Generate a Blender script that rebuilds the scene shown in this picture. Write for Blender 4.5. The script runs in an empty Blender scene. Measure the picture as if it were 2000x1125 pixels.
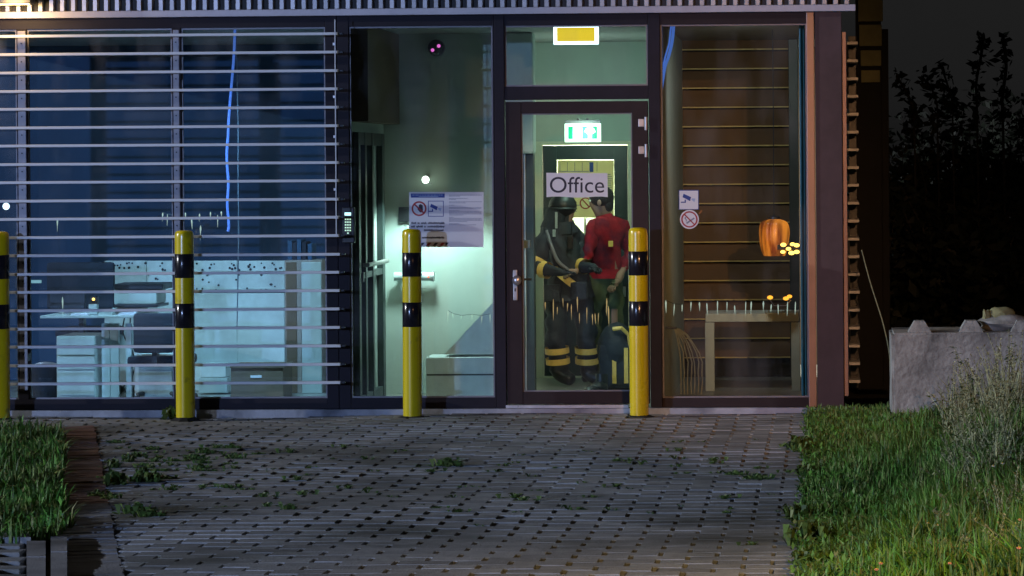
import bpy, bmesh, math, random
from mathutils import Vector, Matrix
R = math.radians
SC = bpy.context.scene
COL = SC.collection
rnd = random.Random(7)

# ------------------------------------------------------------------ camera
F, PPX, PPY = 5610.0, 1416.0, 325.0          # focal length and principal point in photo pixels
CAM = Vector((0.0, -22.0, 1.886))
ROT = (Matrix.Rotation(R(2.0), 3, 'Z') @ Matrix.Rotation(R(90), 3, 'X') @ Matrix.Rotation(-0.007, 3, 'Z'))
cd = bpy.data.cameras.new('camera')
cam = bpy.data.objects.new('camera', cd); COL.objects.link(cam)
cam.matrix_world = Matrix.Translation(CAM) @ ROT.to_4x4()
cd.sensor_width = 36.0; cd.lens = F / 2000 * 36
cd.shift_x = -(PPX - 1000) / 2000; cd.shift_y = (PPY - 562.5) / 2000
cd.clip_start = 0.1; cd.clip_end = 2000
SC.camera = cam
SC.render.resolution_x, SC.render.resolution_y = 1024, 576

# ------------------------------------------------------------------ sky, sun, exposure
SC.render.engine = 'CYCLES'
SC.cycles.use_denoising = True
SC.cycles.max_bounces = 8; SC.cycles.transparent_max_bounces = 24
SC.cycles.sample_clamp_indirect = 4.0
SC.cycles.caustics_reflective = False; SC.cycles.caustics_refractive = False
SC.view_settings.view_transform = 'Standard'; SC.view_settings.look = 'None'
SC.view_settings.exposure = 0.0; SC.view_settings.gamma = 1.0
SC.view_settings.use_curve_mapping = False
SUN_EL, SUN_DIR = R(13), Vector((1.0, 0.22, 0))      # the way the low, cold light travels over the ground
W = bpy.data.worlds.new('World'); SC.world = W; W.use_nodes = True
wn = W.node_tree.nodes; wl = W.node_tree.links
bg = wn['Background']
sky = wn.new('ShaderNodeTexSky'); sky.sky_type = 'NISHITA'; sky.sun_disc = False
sky.sun_elevation = SUN_EL
sky.sun_rotation = math.atan2(-SUN_DIR.x, -SUN_DIR.y)
hs = wn.new('ShaderNodeHueSaturation'); hs.inputs['Saturation'].default_value = 0.0
wl.new(sky.outputs[0], hs.inputs['Color']); wl.new(hs.outputs[0], bg.inputs['Color'])
bg.inputs['Strength'].default_value = 0.0032
sd = bpy.data.lights.new('low_light', 'SUN'); sd.energy = 1.65; sd.angle = R(0.6); sd.color = (0.90, 0.93, 1.0)
so = bpy.data.objects.new('low_light', sd); COL.objects.link(so)
sdir = Vector((SUN_DIR.normalized().x * math.cos(SUN_EL), SUN_DIR.normalized().y * math.cos(SUN_EL), -math.sin(SUN_EL)))
so.rotation_euler = sdir.to_track_quat('-Z', 'Y').to_euler()
so.location = (-30, -10, 12)
STREET_COLD = dict(loc=(-15.6, -28.0, 3.8), energy=16500, color=(0.36, 0.53, 1.0))
STREET_WARM = dict(loc=(2.3, -14.6, 4.3), energy=2700, color=(1.0, 0.64, 0.24))

# ------------------------------------------------------------------ photo measurements to places in the world
def ray(px, py): return ROT @ Vector(((px - PPX) / F, -(py - PPY) / F, -1.0))
def P(px, py, Y):
    r = ray(px, py); return CAM + r * ((Y - CAM.y) / r.y)
def G(px, py, z=0.0):
    r = ray(px, py); return CAM + r * ((z - CAM.z) / r.z)
def FX(px, py=430, Y=0.0): return P(px, py, Y).x
def FZ(py, px=1000, Y=0.0): return P(px, py, Y).z

# ------------------------------------------------------------------ mesh helpers
def smooth(pts, n=4):
    p = [Vector(q) for q in pts]; out = []
    for i in range(len(p) - 1):
        a, b, c, d = p[max(i-1, 0)], p[i], p[i+1], p[min(i+2, len(p)-1)]
        for k in range(n):
            t = k / n; out.append(.5 * ((2*b) + (c-a)*t + (2*a-5*b+4*c-d)*t*t + (3*b-a-3*c+d)*t**3))
    return out + [p[-1]]
class MB:
    def __init__(s): s.v = []; s.f = []; s.m = []
    def add(s, vs, fs, m=0):
        b = len(s.v); s.v += [tuple(v) for v in vs]
        s.f += [tuple(i + b for i in f) for f in fs]; s.m += [m] * len(fs); return s
    def box(s, x0, x1, y0, y1, z0, z1, m=0):
        if x0 > x1: x0, x1 = x1, x0
        if y0 > y1: y0, y1 = y1, y0
        if z0 > z1: z0, z1 = z1, z0
        return s.add([(x0,y0,z0),(x1,y0,z0),(x1,y1,z0),(x0,y1,z0),(x0,y0,z1),(x1,y0,z1),(x1,y1,z1),(x0,y1,z1)],
              [(0,3,2,1),(4,5,6,7),(0,1,5,4),(1,2,6,5),(2,3,7,6),(3,0,4,7)], m)
    def rbox(s, x0, x1, y0, y1, z0, z1, b=0.005, m=0):          # box with chamfered edges
        bm = bmesh.new(); bmesh.ops.create_cube(bm, size=1)
        for v in bm.verts:
            v.co = Vector((x0 + (v.co.x + .5) * (x1 - x0), y0 + (v.co.y + .5) * (y1 - y0), z0 + (v.co.z + .5) * (z1 - z0)))
        b = min(b, .45 * min(abs(x1 - x0), abs(y1 - y0), abs(z1 - z0)))
        bmesh.ops.bevel(bm, geom=bm.edges[:], offset=b, segments=2, affect='EDGES', profile=.6)
        bm.verts.index_update()
        s.add([v.co for v in bm.verts], [[v.index for v in f.verts] for f in bm.faces], m); bm.free(); return s
    def tube(s, pts, rad, n=8, m=0, cap=True):
        pts = [Vector(p) for p in pts]
        if not hasattr(rad, '__len__'): rad = [rad] * len(pts)
        vs = []; fs = []
        up = Vector((0, 0, 1))
        for i, p in enumerate(pts):
            d = (pts[min(i + 1, len(pts) - 1)] - pts[max(i - 1, 0)]).normalized()
            a = d.cross(up if abs(d.z) < .9 else Vector((1, 0, 0))).normalized(); b = d.cross(a)
            for k in range(n):
                t = 2 * math.pi * k / n
                vs.append(p + (a * math.cos(t) + b * math.sin(t)) * rad[i])
        for i in range(len(pts) - 1):
            for k in range(n):
                fs.append((i*n+k, i*n+(k+1)%n, (i+1)*n+(k+1)%n, (i+1)*n+k))
        if cap: fs += [tuple(range(n))[::-1], tuple((len(pts)-1)*n + k for k in range(n))]
        return s.add(vs, fs, m)
    def lathe(s, c, prof, n=32, m=0):                            # prof: (radius, z) from bottom to top
        vs = []; fs = []
        for r, z in prof:
            for k in range(n):
                t = 2 * math.pi * k / n; vs.append((c[0] + r*math.cos(t), c[1] + r*math.sin(t), c[2] + z))
        for i in range(len(prof) - 1):
            for k in range(n): fs.append((i*n+k, i*n+(k+1)%n, (i+1)*n+(k+1)%n, (i+1)*n+k))
        fs += [tuple(range(n))[::-1], tuple((len(prof)-1)*n + k for k in range(n))]
        return s.add(vs, fs, m)
    def prism(s, pts, y, t=0.0006, m=0):                         # upright flat shape, outline (x, z), front at y
        n = len(pts)
        a = sum(pts[i][0]*pts[(i+1)%n][1] - pts[(i+1)%n][0]*pts[i][1] for i in range(n))
        if a < 0: pts = pts[::-1]
        vs = [(p[0], y, p[1]) for p in pts] + [(p[0], y + t, p[1]) for p in pts]
        fs = [tuple(range(n)), tuple(range(n, 2*n))[::-1]] + [(i, i+n, (i+1)%n+n, (i+1)%n) for i in range(n)]
        return s.add(vs, fs, m)
    def ball(s, c, r, n=12, sq=(1,1,1), m=0):
        prof = []; k = max(4, n // 2); vs = []; fs = []
        for i in range(k + 1):
            a = -math.pi/2 + math.pi * i / k
            for j in range(n):
                t = 2*math.pi*j/n
                vs.append((c[0] + r*sq[0]*max(math.cos(a), .02)*math.cos(t), c[1] + r*sq[1]*max(math.cos(a), .02)*math.sin(t), c[2] + r*sq[2]*math.sin(a)))
        for i in range(k):
            for j in range(n): fs.append((i*n+j, i*n+(j+1)%n, (i+1)*n+(j+1)%n, (i+1)*n+j))
        return s.add(vs, fs, m)

ORG = {}
def origin(o):
    while o is not None:
        if o.name in ORG: return ORG[o.name]
        o = o.parent
    return Vector((0, 0, 0))
def obj(name, mb, mats, parent=None, loc=None, smooth=False):
    """mb holds world coordinates; the object's origin is its thing's base"""
    o0 = origin(parent) if parent else Vector(loc or (0, 0, 0))
    me = bpy.data.meshes.new(name)
    me.from_pydata([(v[0]-o0.x, v[1]-o0.y, v[2]-o0.z) for v in mb.v], [], mb.f)
    mats = mats if isinstance(mats, (list, tuple)) else [mats]
    for m in mats: me.materials.append(m)
    if len(mats) > 1: me.polygons.foreach_set('material_index', mb.m)
    if smooth:
        me.polygons.foreach_set('use_smooth', [True] * len(me.polygons))
        try: me.set_sharp_from_angle(angle=R(40))
        except Exception: pass
    me.update()
    o = bpy.data.objects.new(name, me); COL.objects.link(o)
    if parent: o.parent = parent
    else:
        o.location = o0; ORG[o.name] = o0
    return o
def tag(o, label=None, cat=None, group=None, kind=None):
    if label: o['label'] = label
    if cat: o['category'] = cat
    if group: o['group'] = group
    if kind: o['kind'] = kind
    return o
def thing(name, label, cat, loc=(0, 0, 0), group=None):
    o = bpy.data.objects.new(name, None); COL.objects.link(o); o.location = loc; o.empty_display_size = .1
    ORG[o.name] = Vector(loc); return tag(o, label, cat, group)
def clone(src, parent, off=(0, 0, 0), name=None):
    c = src.copy(); COL.objects.link(c); c.parent = parent
    c.location = src.location + Vector(off); return c

# ------------------------------------------------------------------ materials
def mat(name, col, rough=.5, metal=0, var=.12, scale=6, bump=0, bscale=None, spec=.5, stain=None, randamt=0, coat=0, rand2=None, pos=False, thr=.48):
    m = bpy.data.materials.new(name); m.use_nodes = True
    nt = m.node_tree; n = nt.nodes; l = nt.links; b = n['Principled BSDF']
    b.inputs['Roughness'].default_value = rough; b.inputs['Metallic'].default_value = metal
    b.inputs['Specular IOR Level'].default_value = spec; b.inputs['Coat Weight'].default_value = coat; b.inputs['Coat Roughness'].default_value = .22
    tc = n.new('ShaderNodeTexCoord'); nz = n.new('ShaderNodeTexNoise'); nz.inputs['Scale'].default_value = scale
    nz.inputs['Detail'].default_value = 8; nz.inputs['Roughness'].default_value = .65
    VEC = n.new('ShaderNodeNewGeometry').outputs['Position'] if pos else tc.outputs['Object']
    l.new(VEC, nz.inputs['Vector'])
    cr = n.new('ShaderNodeValToRGB'); e = cr.color_ramp.elements
    c = Vector(col); e[0].position = .28; e[1].position = .72
    e[0].color = (*(c * (1 - var)), 1); e[1].color = (*(c * (1 + var)), 1)
    l.new(nz.outputs['Fac'], cr.inputs['Fac']); out = cr.outputs['Color']
    if stain:
        n2 = n.new('ShaderNodeTexNoise'); n2.inputs['Scale'].default_value = stain[1]; n2.inputs['Detail'].default_value = 6
        l.new(VEC, n2.inputs['Vector'])
        r2 = n.new('ShaderNodeValToRGB'); r2.color_ramp.elements[0].position = thr; r2.color_ramp.elements[1].position = thr + .2
        l.new(n2.outputs['Fac'], r2.inputs['Fac'])
        mx = n.new('ShaderNodeMix'); mx.data_type = 'RGBA'; mx.inputs['B'].default_value = (*stain[0], 1)
        l.new(r2.outputs['Color'], mx.inputs['Factor']); l.new(out, mx.inputs['A']); out = mx.outputs['Result']
    if randamt:
        oi = n.new('ShaderNodeObjectInfo'); ge = n.new('ShaderNodeNewGeometry')
        ad = n.new('ShaderNodeMath'); ad.operation = 'ADD'
        fr = n.new('ShaderNodeMath'); fr.operation = 'FRACT'
        l.new(oi.outputs['Random'], ad.inputs[0]); l.new(ge.outputs['Random Per Island'], ad.inputs[1]); l.new(ad.outputs[0], fr.inputs[0])
        mr = n.new('ShaderNodeMapRange'); mr.inputs['To Min'].default_value = 1 - randamt; mr.inputs['To Max'].default_value = 1 + randamt
        l.new(fr.outputs[0], mr.inputs['Value'])
        vm = n.new('ShaderNodeVectorMath'); vm.operation = 'SCALE'
        l.new(out, vm.inputs[0]); l.new(mr.outputs[0], vm.inputs['Scale']); out = vm.outputs[0]
        if rand2:
            m7 = n.new('ShaderNodeMath'); m7.operation = 'MULTIPLY'; m7.inputs[1].default_value = 7.13; f7 = n.new('ShaderNodeMath'); f7.operation = 'FRACT'
            l.new(fr.outputs[0], m7.inputs[0]); l.new(m7.outputs[0], f7.inputs[0])
            p7 = n.new('ShaderNodeMath'); p7.operation = 'POWER'; p7.inputs[1].default_value = rand2[1]; l.new(f7.outputs[0], p7.inputs[0])
            x7 = n.new('ShaderNodeMix'); x7.data_type = 'RGBA'; x7.inputs['B'].default_value = (*rand2[0], 1)
            l.new(p7.outputs[0], x7.inputs['Factor']); l.new(out, x7.inputs['A']); out = x7.outputs['Result']
    l.new(out, b.inputs['Base Color'])
    rr = n.new('ShaderNodeMapRange'); rr.inputs['To Min'].default_value = max(.02, rough - .1); rr.inputs['To Max'].default_value = min(1, rough + .12)
    l.new(nz.outputs['Fac'], rr.inputs['Value']); l.new(rr.outputs[0], b.inputs['Roughness'])
    if bump:
        bp = n.new('ShaderNodeBump'); bp.inputs['Strength'].default_value = bump; bp.inputs['Distance'].default_value = .01
        n3 = n.new('ShaderNodeTexNoise'); n3.inputs['Scale'].default_value = bscale or scale * 4; n3.inputs['Detail'].default_value = 6
        l.new(VEC, n3.inputs['Vector']); l.new(n3.outputs['Fac'], bp.inputs['Height']); l.new(bp.outputs[0], b.inputs['Normal'])
    return m
def emit(name, col, strength):
    m = bpy.data.materials.new(name); m.use_nodes = True; b = m.node_tree.nodes['Principled BSDF']
    b.inputs['Base Color'].default_value = (*[c * .5 for c in col], 1); b.inputs['Emission Color'].default_value = (*col, 1)
    b.inputs['Emission Strength'].default_value = strength; b.inputs['Roughness'].default_value = .4
    return m
def glass(name, tint=(.9, .95, .95), dirt=.085):
    m = bpy.data.materials.new(name); m.use_nodes = True; nt = m.node_tree; n = nt.nodes; l = nt.links
    n.remove(n['Principled BSDF']); out = n['Material Output']
    tr = n.new('ShaderNodeBsdfTransparent'); tr.inputs[0].default_value = (*tint, 1)
    gl = n.new('ShaderNodeBsdfGlossy'); gl.inputs['Roughness'].default_value = .03
    fr = n.new('ShaderNodeFresnel'); fr.inputs['IOR'].default_value = 1.5
    mx = n.new('ShaderNodeMixShader'); l.new(fr.outputs[0], mx.inputs[0]); l.new(tr.outputs[0], mx.inputs[1]); l.new(gl.outputs[0], mx.inputs[2])
    df = n.new('ShaderNodeBsdfDiffuse'); df.inputs[0].default_value = (.5, .5, .5, 1)
    tc = n.new('ShaderNodeTexCoord'); mp = n.new('ShaderNodeMapping'); mp.inputs['Scale'].default_value = (1.3, 1.3, .5)
    nz = n.new('ShaderNodeTexNoise'); nz.inputs['Scale'].default_value = 3; nz.inputs['Detail'].default_value = 8
    l.new(tc.outputs['Object'], mp.inputs[0]); l.new(mp.outputs[0], nz.inputs['Vector'])
    mr = n.new('ShaderNodeMapRange'); mr.inputs['From Min'].default_value = .45; mr.inputs['From Max'].default_value = .8
    mr.inputs['To Max'].default_value = dirt; l.new(nz.outputs['Fac'], mr.inputs['Value'])
    m2 = n.new('ShaderNodeMixShader'); l.new(mr.outputs[0], m2.inputs[0]); l.new(mx.outputs[0], m2.inputs[1]); l.new(df.outputs[0], m2.inputs[2])
    bp = n.new('ShaderNodeBump'); bp.inputs['Strength'].default_value = .04; n4 = n.new('ShaderNodeTexNoise'); n4.inputs['Scale'].default_value = 2.2
    l.new(tc.outputs['Object'], n4.inputs['Vector']); l.new(n4.outputs['Fac'], bp.inputs['Height']); l.new(bp.outputs[0], gl.inputs['Normal'])
    l.new(m2.outputs[0], out.inputs[0]); return m

M = dict(
 frame=mat('frame_metal', (.020, .017, .026), .62, .0, .35, 3, .05, 60, .22),
 frame_warm_lit=mat('frame_metal_warm_lit', (.030, .020, .022), .6, .0, .3, 3, .04, 60, .22),  # frame metal with warm lamp light put into its colour
 column=mat('column_metal', (.085, .056, .058), .6, 0, .25, 3, .04, 50, .25),
 jamb=mat('orange_lit_jamb', (.42, .21, .12), .35, .1, .12, 4),  # orange lamp light put into the jamb colour
 slat=mat('slat_aluminium', (.72, .73, .76), .4, .0, .06, 8),
 rail=mat('rail_metal', (.22, .21, .23), .45, .3, .15, 10),
 dark=mat('black_plastic', (.012, .013, .016), .4, 0, .2, 10),
 rib=mat('cladding_metal', (.44, .44, .47), .4, .35, .25, 5, 0, None, .5, None, .18),
 gap=mat('cladding_backing', (.05, .05, .055), .7),
 flash=mat('flashing', (.50, .49, .56), .5, .1, .15, 5),
 plinth=mat('plinth_stone', (.42, .44, .50), .8, 0, .2, 6, .3, 40, .3, ((.16,.17,.2), 2.5)),
 thresh=mat('threshold_metal', (.70, .70, .74), .3, .5, .1, 9),
 glass=glass('window_glass'),
 glassl=glass('louvred_window_glass', (.88, .94, .97), .15),
 glassd=glass('door_glass', (.88, .95, .92), .05),
 yellow=mat('yellow_paint', (.66, .52, .003), .24, 0, .05, 3, .02, 30, .5, ((.10,.085,.02), 9), 0, .6, None, True, .60),
 black=mat('black_paint', (.010, .010, .016), .18, 0, .2, 6),
 paver=mat('paver_concrete', (.30, .31, .32), .92, 0, .2, 14, .4, 90, .25, ((.12,.125,.115), .9), .22, 0, None, True),
 paverred=mat('paver_brick', (.20, .115, .085), .85, 0, .25, 14, .5, 90, .25, ((.10,.08,.07), 2.0), .22, 0, None, True),
 sand=mat('joint_earth', (.009, .009, .007), .95, 0, .3, 9, .5),
 soil=mat('soil', (.022, .022, .014), .95, 0, .4, 3, .6),
 kerb=mat('kerb_concrete', (.30, .30, .31), .85, 0, .2, 8, .4, 70, .3, ((.15,.15,.15), 2), 0, 0, None, True),
 block=mat('block_concrete', (.34, .345, .32), .9, 0, .45, 7, 1.0, 26, .25, ((.10,.105,.10), 3.4)),
 wallin=mat('lobby_wall', (.47, .54, .50), .8, 0, .05, 3),
 walldk=mat('bulkhead_brown', (.13, .085, .05), .7, 0, .12, 4),
 navy=mat('office_wall_blue', (.020, .075, .16), .7, 0, .25, 1.2),
 ceil=mat('ceiling', (.30, .31, .30), .8),
 floorin=mat('floor_grey', (.26, .27, .25), .35, 0, .15, 4),
 white=mat('white_panel', (.55, .64, .62), .55, 0, .22, 5),
 taupe=mat('cabinet_taupe', (.30, .26, .23), .6, 0, .1, 3),
 card=mat('cardboard', (.17, .125, .09), .8, 0, .15, 5),
 cream=mat('cream_paint', (.72, .68, .52), .6, 0, .06, 3),
 innerdoor=mat('inner_door_dark', (.035, .05, .05), .4, 0, .15, 3),
 board=mat('timber_board', (.135, .060, .013), .6, 0, .3, 2.5, .2, 12),
 boardgap=mat('timber_gap', (.03, .018, .01), .8),
 steel=mat('brushed_steel', (.60, .58, .57), .3, .7, .1, 12),
 paper=mat('paper', (.72, .76, .84), .7, 0, .03, 5),
 ink=mat('ink_dark', (.02, .025, .05), .6),
 inkgrey=mat('ink_grey', (.24, .28, .40), .7),
 inkblue=mat('ink_blue', (.02, .06, .30), .6),
 inklight=mat('ink_pale_blue', (.35, .47, .72), .6),
 inkred=mat('ink_red', (.36, .03, .04), .6),
 teal=mat('teal_lit_edge', (.10, .34, .33), .3),
 tablegrey=mat('table_frame', (.62, .70, .70), .45),
 cable=mat('dim_cable', (.10, .14, .20), .5),
 board_lit_line=mat('board_lit_edge', (.78, .56, .18), .5),
 cord=mat('pale_fibre', (.60, .57, .44), .7),
 jacket=mat('dark_jacket', (.020, .026, .036), .7, 0, .6, 9, .8, 14),
 red=mat('red_jersey', (.36, .012, .022), .8, 0, .4, 8, .8, 14, .3, ((.07, .008, .03), 4.5)),
 olive=mat('olive_trousers', (.10, .115, .055), .8, 0, .35, 8, .5, 20),
 skin=mat('skin', (.34, .19, .13), .55),
 hair=mat('hair', (.015, .012, .010), .6, 0, .4, 60, .6, 120),
 reflective=mat('reflective_tape', (.90, .58, .14), .4, 0, .15, 30),
 silver=mat('pale_strap', (.42, .48, .47), .5),
 fabric=mat('chair_fabric', (.012, .018, .035), .8, 0, .3, 30),
 screen=mat('pale_plastic', (.45, .52, .50), .45),
 leaf=mat('weed_leaf', (.075, .135, .030), .5, 0, .35, 30, 0, None, .3, None, .5, 0, ((.16, .20, .06), 3)),
 leafpale=mat('weed_leaf_pale', (.33, .34, .18), .6, 0, .35, 30, 0, None, .3, None, .5),
 leafdry=mat('dry_leaf', (.17, .16, .075), .6, 0, .35, 30, 0, None, .3, None, .4),
 grass=mat('grass_blade', (.078, .205, .028), .5, 0, .5, 2.2, 0, None, .3, ((.11, .19, .038), 1.3), .6, 0, ((.25, .25, .09), 5)),
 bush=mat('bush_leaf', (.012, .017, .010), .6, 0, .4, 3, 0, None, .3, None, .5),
 bark=mat('bark', (.04, .034, .028), .9, 0, .3, 10),
 timber=mat('weathered_timber', (.27, .27, .13), .8, 0, .25, 5, .3, 20),
 bag=mat('grey_sheet', (.30, .31, .29), .6, 0, .3, 9, .4),
 petal=mat('white_petal', (.75, .75, .72), .6), pink=mat('pink_petal', (.62, .22, .22), .6), yolk=mat('flower_centre', (.6, .38, .02), .6),
 black_far=mat('dark_post', (.008, .009, .009), .8),
)
E = dict(
 exitwhite=emit('exit_sign_white', (.80, 1.0, .90), 2.4),
 exitgreen=emit('exit_sign_green', (.0, .42, .20), .9),
 yellowpanel=emit('sign_yellow', (.95, .64, .02), .95),
 yellowframe=emit('sign_lit_edge', (.75, .95, 1.0), 3.0),
 bulb=emit('lamp_bulb', (.85, 1.0, .80), 9),
 flood=emit('floodlight_lens', (1.0, .72, .30), 22),
 blue=emit('reflected_blue_streak', (.12, .28, .95), .5),
 amber=emit('added_amber_glow', (1.0, .36, .03), 2.2),
 amberhot=emit('amber_hot', (1.0, .55, .10), 4),
 lantern=emit('reflected_orange_glow', (.30, .08, .015), .8),
 added_white=emit('added_white_glow', (.75, .88, .72), .6),
 reflected_amber=emit('reflected_amber_glow', (.80, .50, .22), .55),
 key=emit('keypad_key', (.55, .85, .65), .9),
 keytop=emit('keypad_display', (.55, .95, .95), 1.5),
 pinkled=emit('infrared_led', (1.0, .18, .75), 1.0),
 redled=emit('red_led', (1.0, .12, .03), 2),
 added_tubelight=emit('added_ceiling_tube', (.55, .86, .88), 5),
 coldlens=emit('street_lens_cold', (.6, .75, 1.0), 30),
 warmlens=emit('street_lens_warm', (1.0, .62, .28), 14),
 added_cold=emit('added_cold_glow', (.75, .95, 1.0), 3),
)
_l = E['lantern'].node_tree; _w = _l.nodes.new('ShaderNodeTexNoise'); _w.inputs['Scale'].default_value = 9; _mp = _l.nodes.new('ShaderNodeMapping'); _mp.inputs['Scale'].default_value = (1.6, 1.6, .25)
_tc = _l.nodes.new('ShaderNodeTexCoord'); _r = _l.nodes.new('ShaderNodeValToRGB'); _r.color_ramp.elements[0].position = .36; _r.color_ramp.elements[1].position = .66
_r.color_ramp.elements[0].color = (.10, .018, .002, 1); _r.color_ramp.elements[1].color = (1.0, .30, .03, 1)
_l.links.new(_tc.outputs['Object'], _mp.inputs[0]); _l.links.new(_mp.outputs[0], _w.inputs['Vector']); _l.links.new(_w.outputs['Fac'], _r.inputs['Fac']); _l.links.new(_r.outputs[0], _l.nodes['Principled BSDF'].inputs['Emission Color'])
SHEET = bpy.data.materials.new('backlit_paper'); SHEET.use_nodes = True
_n = SHEET.node_tree.nodes; _b = _n['Principled BSDF']; _b.inputs['Base Color'].default_value = (.75, .68, .42, 1); _b.inputs['Roughness'].default_value = .8
_t = _n.new('ShaderNodeBsdfTranslucent'); _t.inputs[0].default_value = (.9, .84, .62, 1); _m = _n.new('ShaderNodeMixShader'); _m.inputs[0].default_value = .75
SHEET.node_tree.links.new(_b.outputs[0], _m.inputs[1]); SHEET.node_tree.links.new(_t.outputs[0], _m.inputs[2]); SHEET.node_tree.links.new(_m.outputs[0], _n['Material Output'].inputs[0])
def light(kind, name, loc, energy, color, target=None, parent=None, **kw):
    d = bpy.data.lights.new(name, kind); d.energy = energy; d.color = color
    for k, v in kw.items(): setattr(d, k, v)
    o = bpy.data.objects.new(name, d); COL.objects.link(o)
    o.location = Vector(loc) - (origin(parent) if parent else Vector())
    if target is not None: o.rotation_euler = (Vector(target) - Vector(loc)).to_track_quat('-Z', 'Y').to_euler()
    if parent: o.parent = parent
    return o

# ================================================================== ground
def gz(x, y): return .010 * math.sin(x * 1.7 + y * .9) + .008 * math.sin(y * 2.3 - x * .8 + 1) - .006
mb = MB().add([(-300, -120, -.16), (300, -120, -.16), (300, 600, -.16), (-300, 600, -.16)], [(0, 1, 2, 3)])
tag(obj('ground', mb, M['soil']), kind='structure')

# left edging line (diagonal band of crosswise bricks), right verge line
EL0, EL1 = G(150, 843), G(186, 1125)
def edge_x(y): return EL0.x + (EL1.x - EL0.x) * (y - EL0.y) / (EL1.y - EL0.y)
VERGE_X = -.125
PL, PW, JH, JB = .276, .138, .022, .0035          # paver length, width, head joint, bed joint
Y_NEAR, Y_FAR = -9.5, -.045
mb = MB()
N = 30
for i in range(N):
    for j in range(60):
        x0 = -7.5 + (VERGE_X + 7.5) * i / N; x1 = -7.5 + (VERGE_X + 7.5) * (i + 1) / N
        y0 = -10.5 + 10.47 * j / 60; y1 = -10.5 + 10.47 * (j + 1) / 60
        mb.add([(x0,y0,gz(x0,y0)-.034),(x1,y0,gz(x1,y0)-.034),(x1,y1,gz(x1,y1)-.034),(x0,y1,gz(x0,y1)-.034)], [(0,1,2,3)])
pav = tag(obj('pavement', mb, M['sand']), kind='structure')

def paver_mesh(l, w, h=.06, b=.003, seed=0):
    r = random.Random(seed); j = lambda a: r.uniform(-a, a)
    z = [j(.0012) for _ in range(4)]
    x, y = l / 2, w / 2
    m = MB()
    lo = [(-x, -y, -h), (x, -y, -h), (x, y, -h), (-x, y, -h)]
    mid = [(-x + j(.001), -y + j(.001), -b), (x + j(.001), -y + j(.001), -b), (x + j(.001), y + j(.001), -b), (-x + j(.001), y + j(.001), -b)]
    top = [(-x + b, -y + b, z[0]), (x - b, -y + b, z[1]), (x - b, y - b, z[2]), (-x + b, y - b, z[3])]
    fs = [(8, 9, 10, 11)]
    for k in range(4):
        q = (k + 1) % 4; fs += [(k, q, 4 + q, 4 + k), (4 + k, 4 + q, 8 + q, 8 + k)]
    return m.add(lo + mid + top, fs)
def as_mesh(name, m, mt):
    me = bpy.data.meshes.new(name); me.from_pydata(m.v, [], m.f); me.materials.append(mt); me.update(); return me
PMS = [paver_mesh(PL - JH, PW - JB, seed=s) for s in range(6)]
PME = [as_mesh('paver', m, M['paver']) for m in PMS]
rest = MB(); cands = []
nrow = int((Y_FAR - Y_NEAR) / PW)
for r_ in range(nrow):
    y = Y_FAR - (r_ + .5) * PW
    off = PL / 2 if r_ % 2 else 0
    k = 0
    x = VERGE_X - off
    if off: cands.append((VERGE_X - PL / 4 , y, .5))
    while True:
        xc = x - PL / 2
        lim = edge_x(y) + .135 if y < EL0.y + .25 else -7.4
        if xc - PL / 2 < lim:
            wd = x - lim
            if wd > .04: cands.append(((x + lim) / 2, y, wd / PL))
            break
        cands.append((xc, y, 1)); x -= PL
def inframe(x, y):
    v = ROT.transposed() @ (Vector((x, y, 0)) - CAM); q = PPX - F * v.x / v.z * 1; p = PPX + F * v.x / -v.z; t = PPY - F * v.y / -v.z
    return -10 < p < 2010 and t < 1130
single = 0
for (x, y, fr) in sorted(cands, key=lambda c: c[1]):
    z = gz(x, y) + rnd.uniform(-.0015, .0015) ; rx = rnd.gauss(0, .0025); ry = rnd.gauss(0, .006); rz = rnd.gauss(0, .006)
    if y > -5.6 and y < -.7: rx += rnd.gauss(0, .006); z += rnd.gauss(0, .0016)
    mt = Matrix.Translation((x, y, z)) @ Matrix.Rotation(rz, 4, 'Z') @ Matrix.Rotation(rx, 4, 'X') @ Matrix.Rotation(ry, 4, 'Y')
    if fr < 1: mt = mt @ Matrix.Diagonal((fr * .96, 1, 1, 1))
    if single < 285 and inframe(x, y) and fr == 1:
        o = bpy.data.objects.new('paver', PME[single % 6]); COL.objects.link(o); o.parent = pav; o.matrix_local = mt; single += 1
    else:
        m = PMS[rnd.randrange(6)]; rest.add([mt @ Vector(v) for v in m.v], m.f)
tag(obj('paver', rest, M['paver'], pav), kind='stuff')

# edging band: crosswise bricks following the diagonal
EDG = MB()
edge_dir = (EL1 - EL0).normalized(); edge_n = Vector((-edge_dir.y, edge_dir.x, 0))
ang = math.atan2(edge_n.y, edge_n.x)
Ltot = (EL1 - EL0).length + 1.2
bm_ = paver_mesh(.315, .095, seed=11); bme_red = as_mesh('edging_brick', bm_, M['paverred']); bme_gray = as_mesh('edging_brick', bm_, M['kerb'])
edging = obj('edging', MB().add([(EL0 + edge_dir * s + edge_n * w)[:2] + (-.030,) for s, w in ((-.3, -.17), (-.3, .17), (Ltot, .17), (Ltot, -.17))], [(0, 1, 2, 3)]), M['sand'])
tag(edging, kind='structure')
k = 0; s = -.25
while s < Ltot:
    c = EL0 + edge_dir * s + edge_n * (-.028 + rnd.uniform(-.008, .008))
    c.z = gz(c.x, c.y) + .004 + rnd.uniform(-.004, .004)
    o = bpy.data.objects.new('edging_brick', bme_red if s < 4.6 else bme_gray); COL.objects.link(o); o.parent = edging
    o.location = c; o.rotation_euler = (rnd.gauss(0, .012), rnd.gauss(0, .012), ang + rnd.gauss(0, .012)); s += .106
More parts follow.
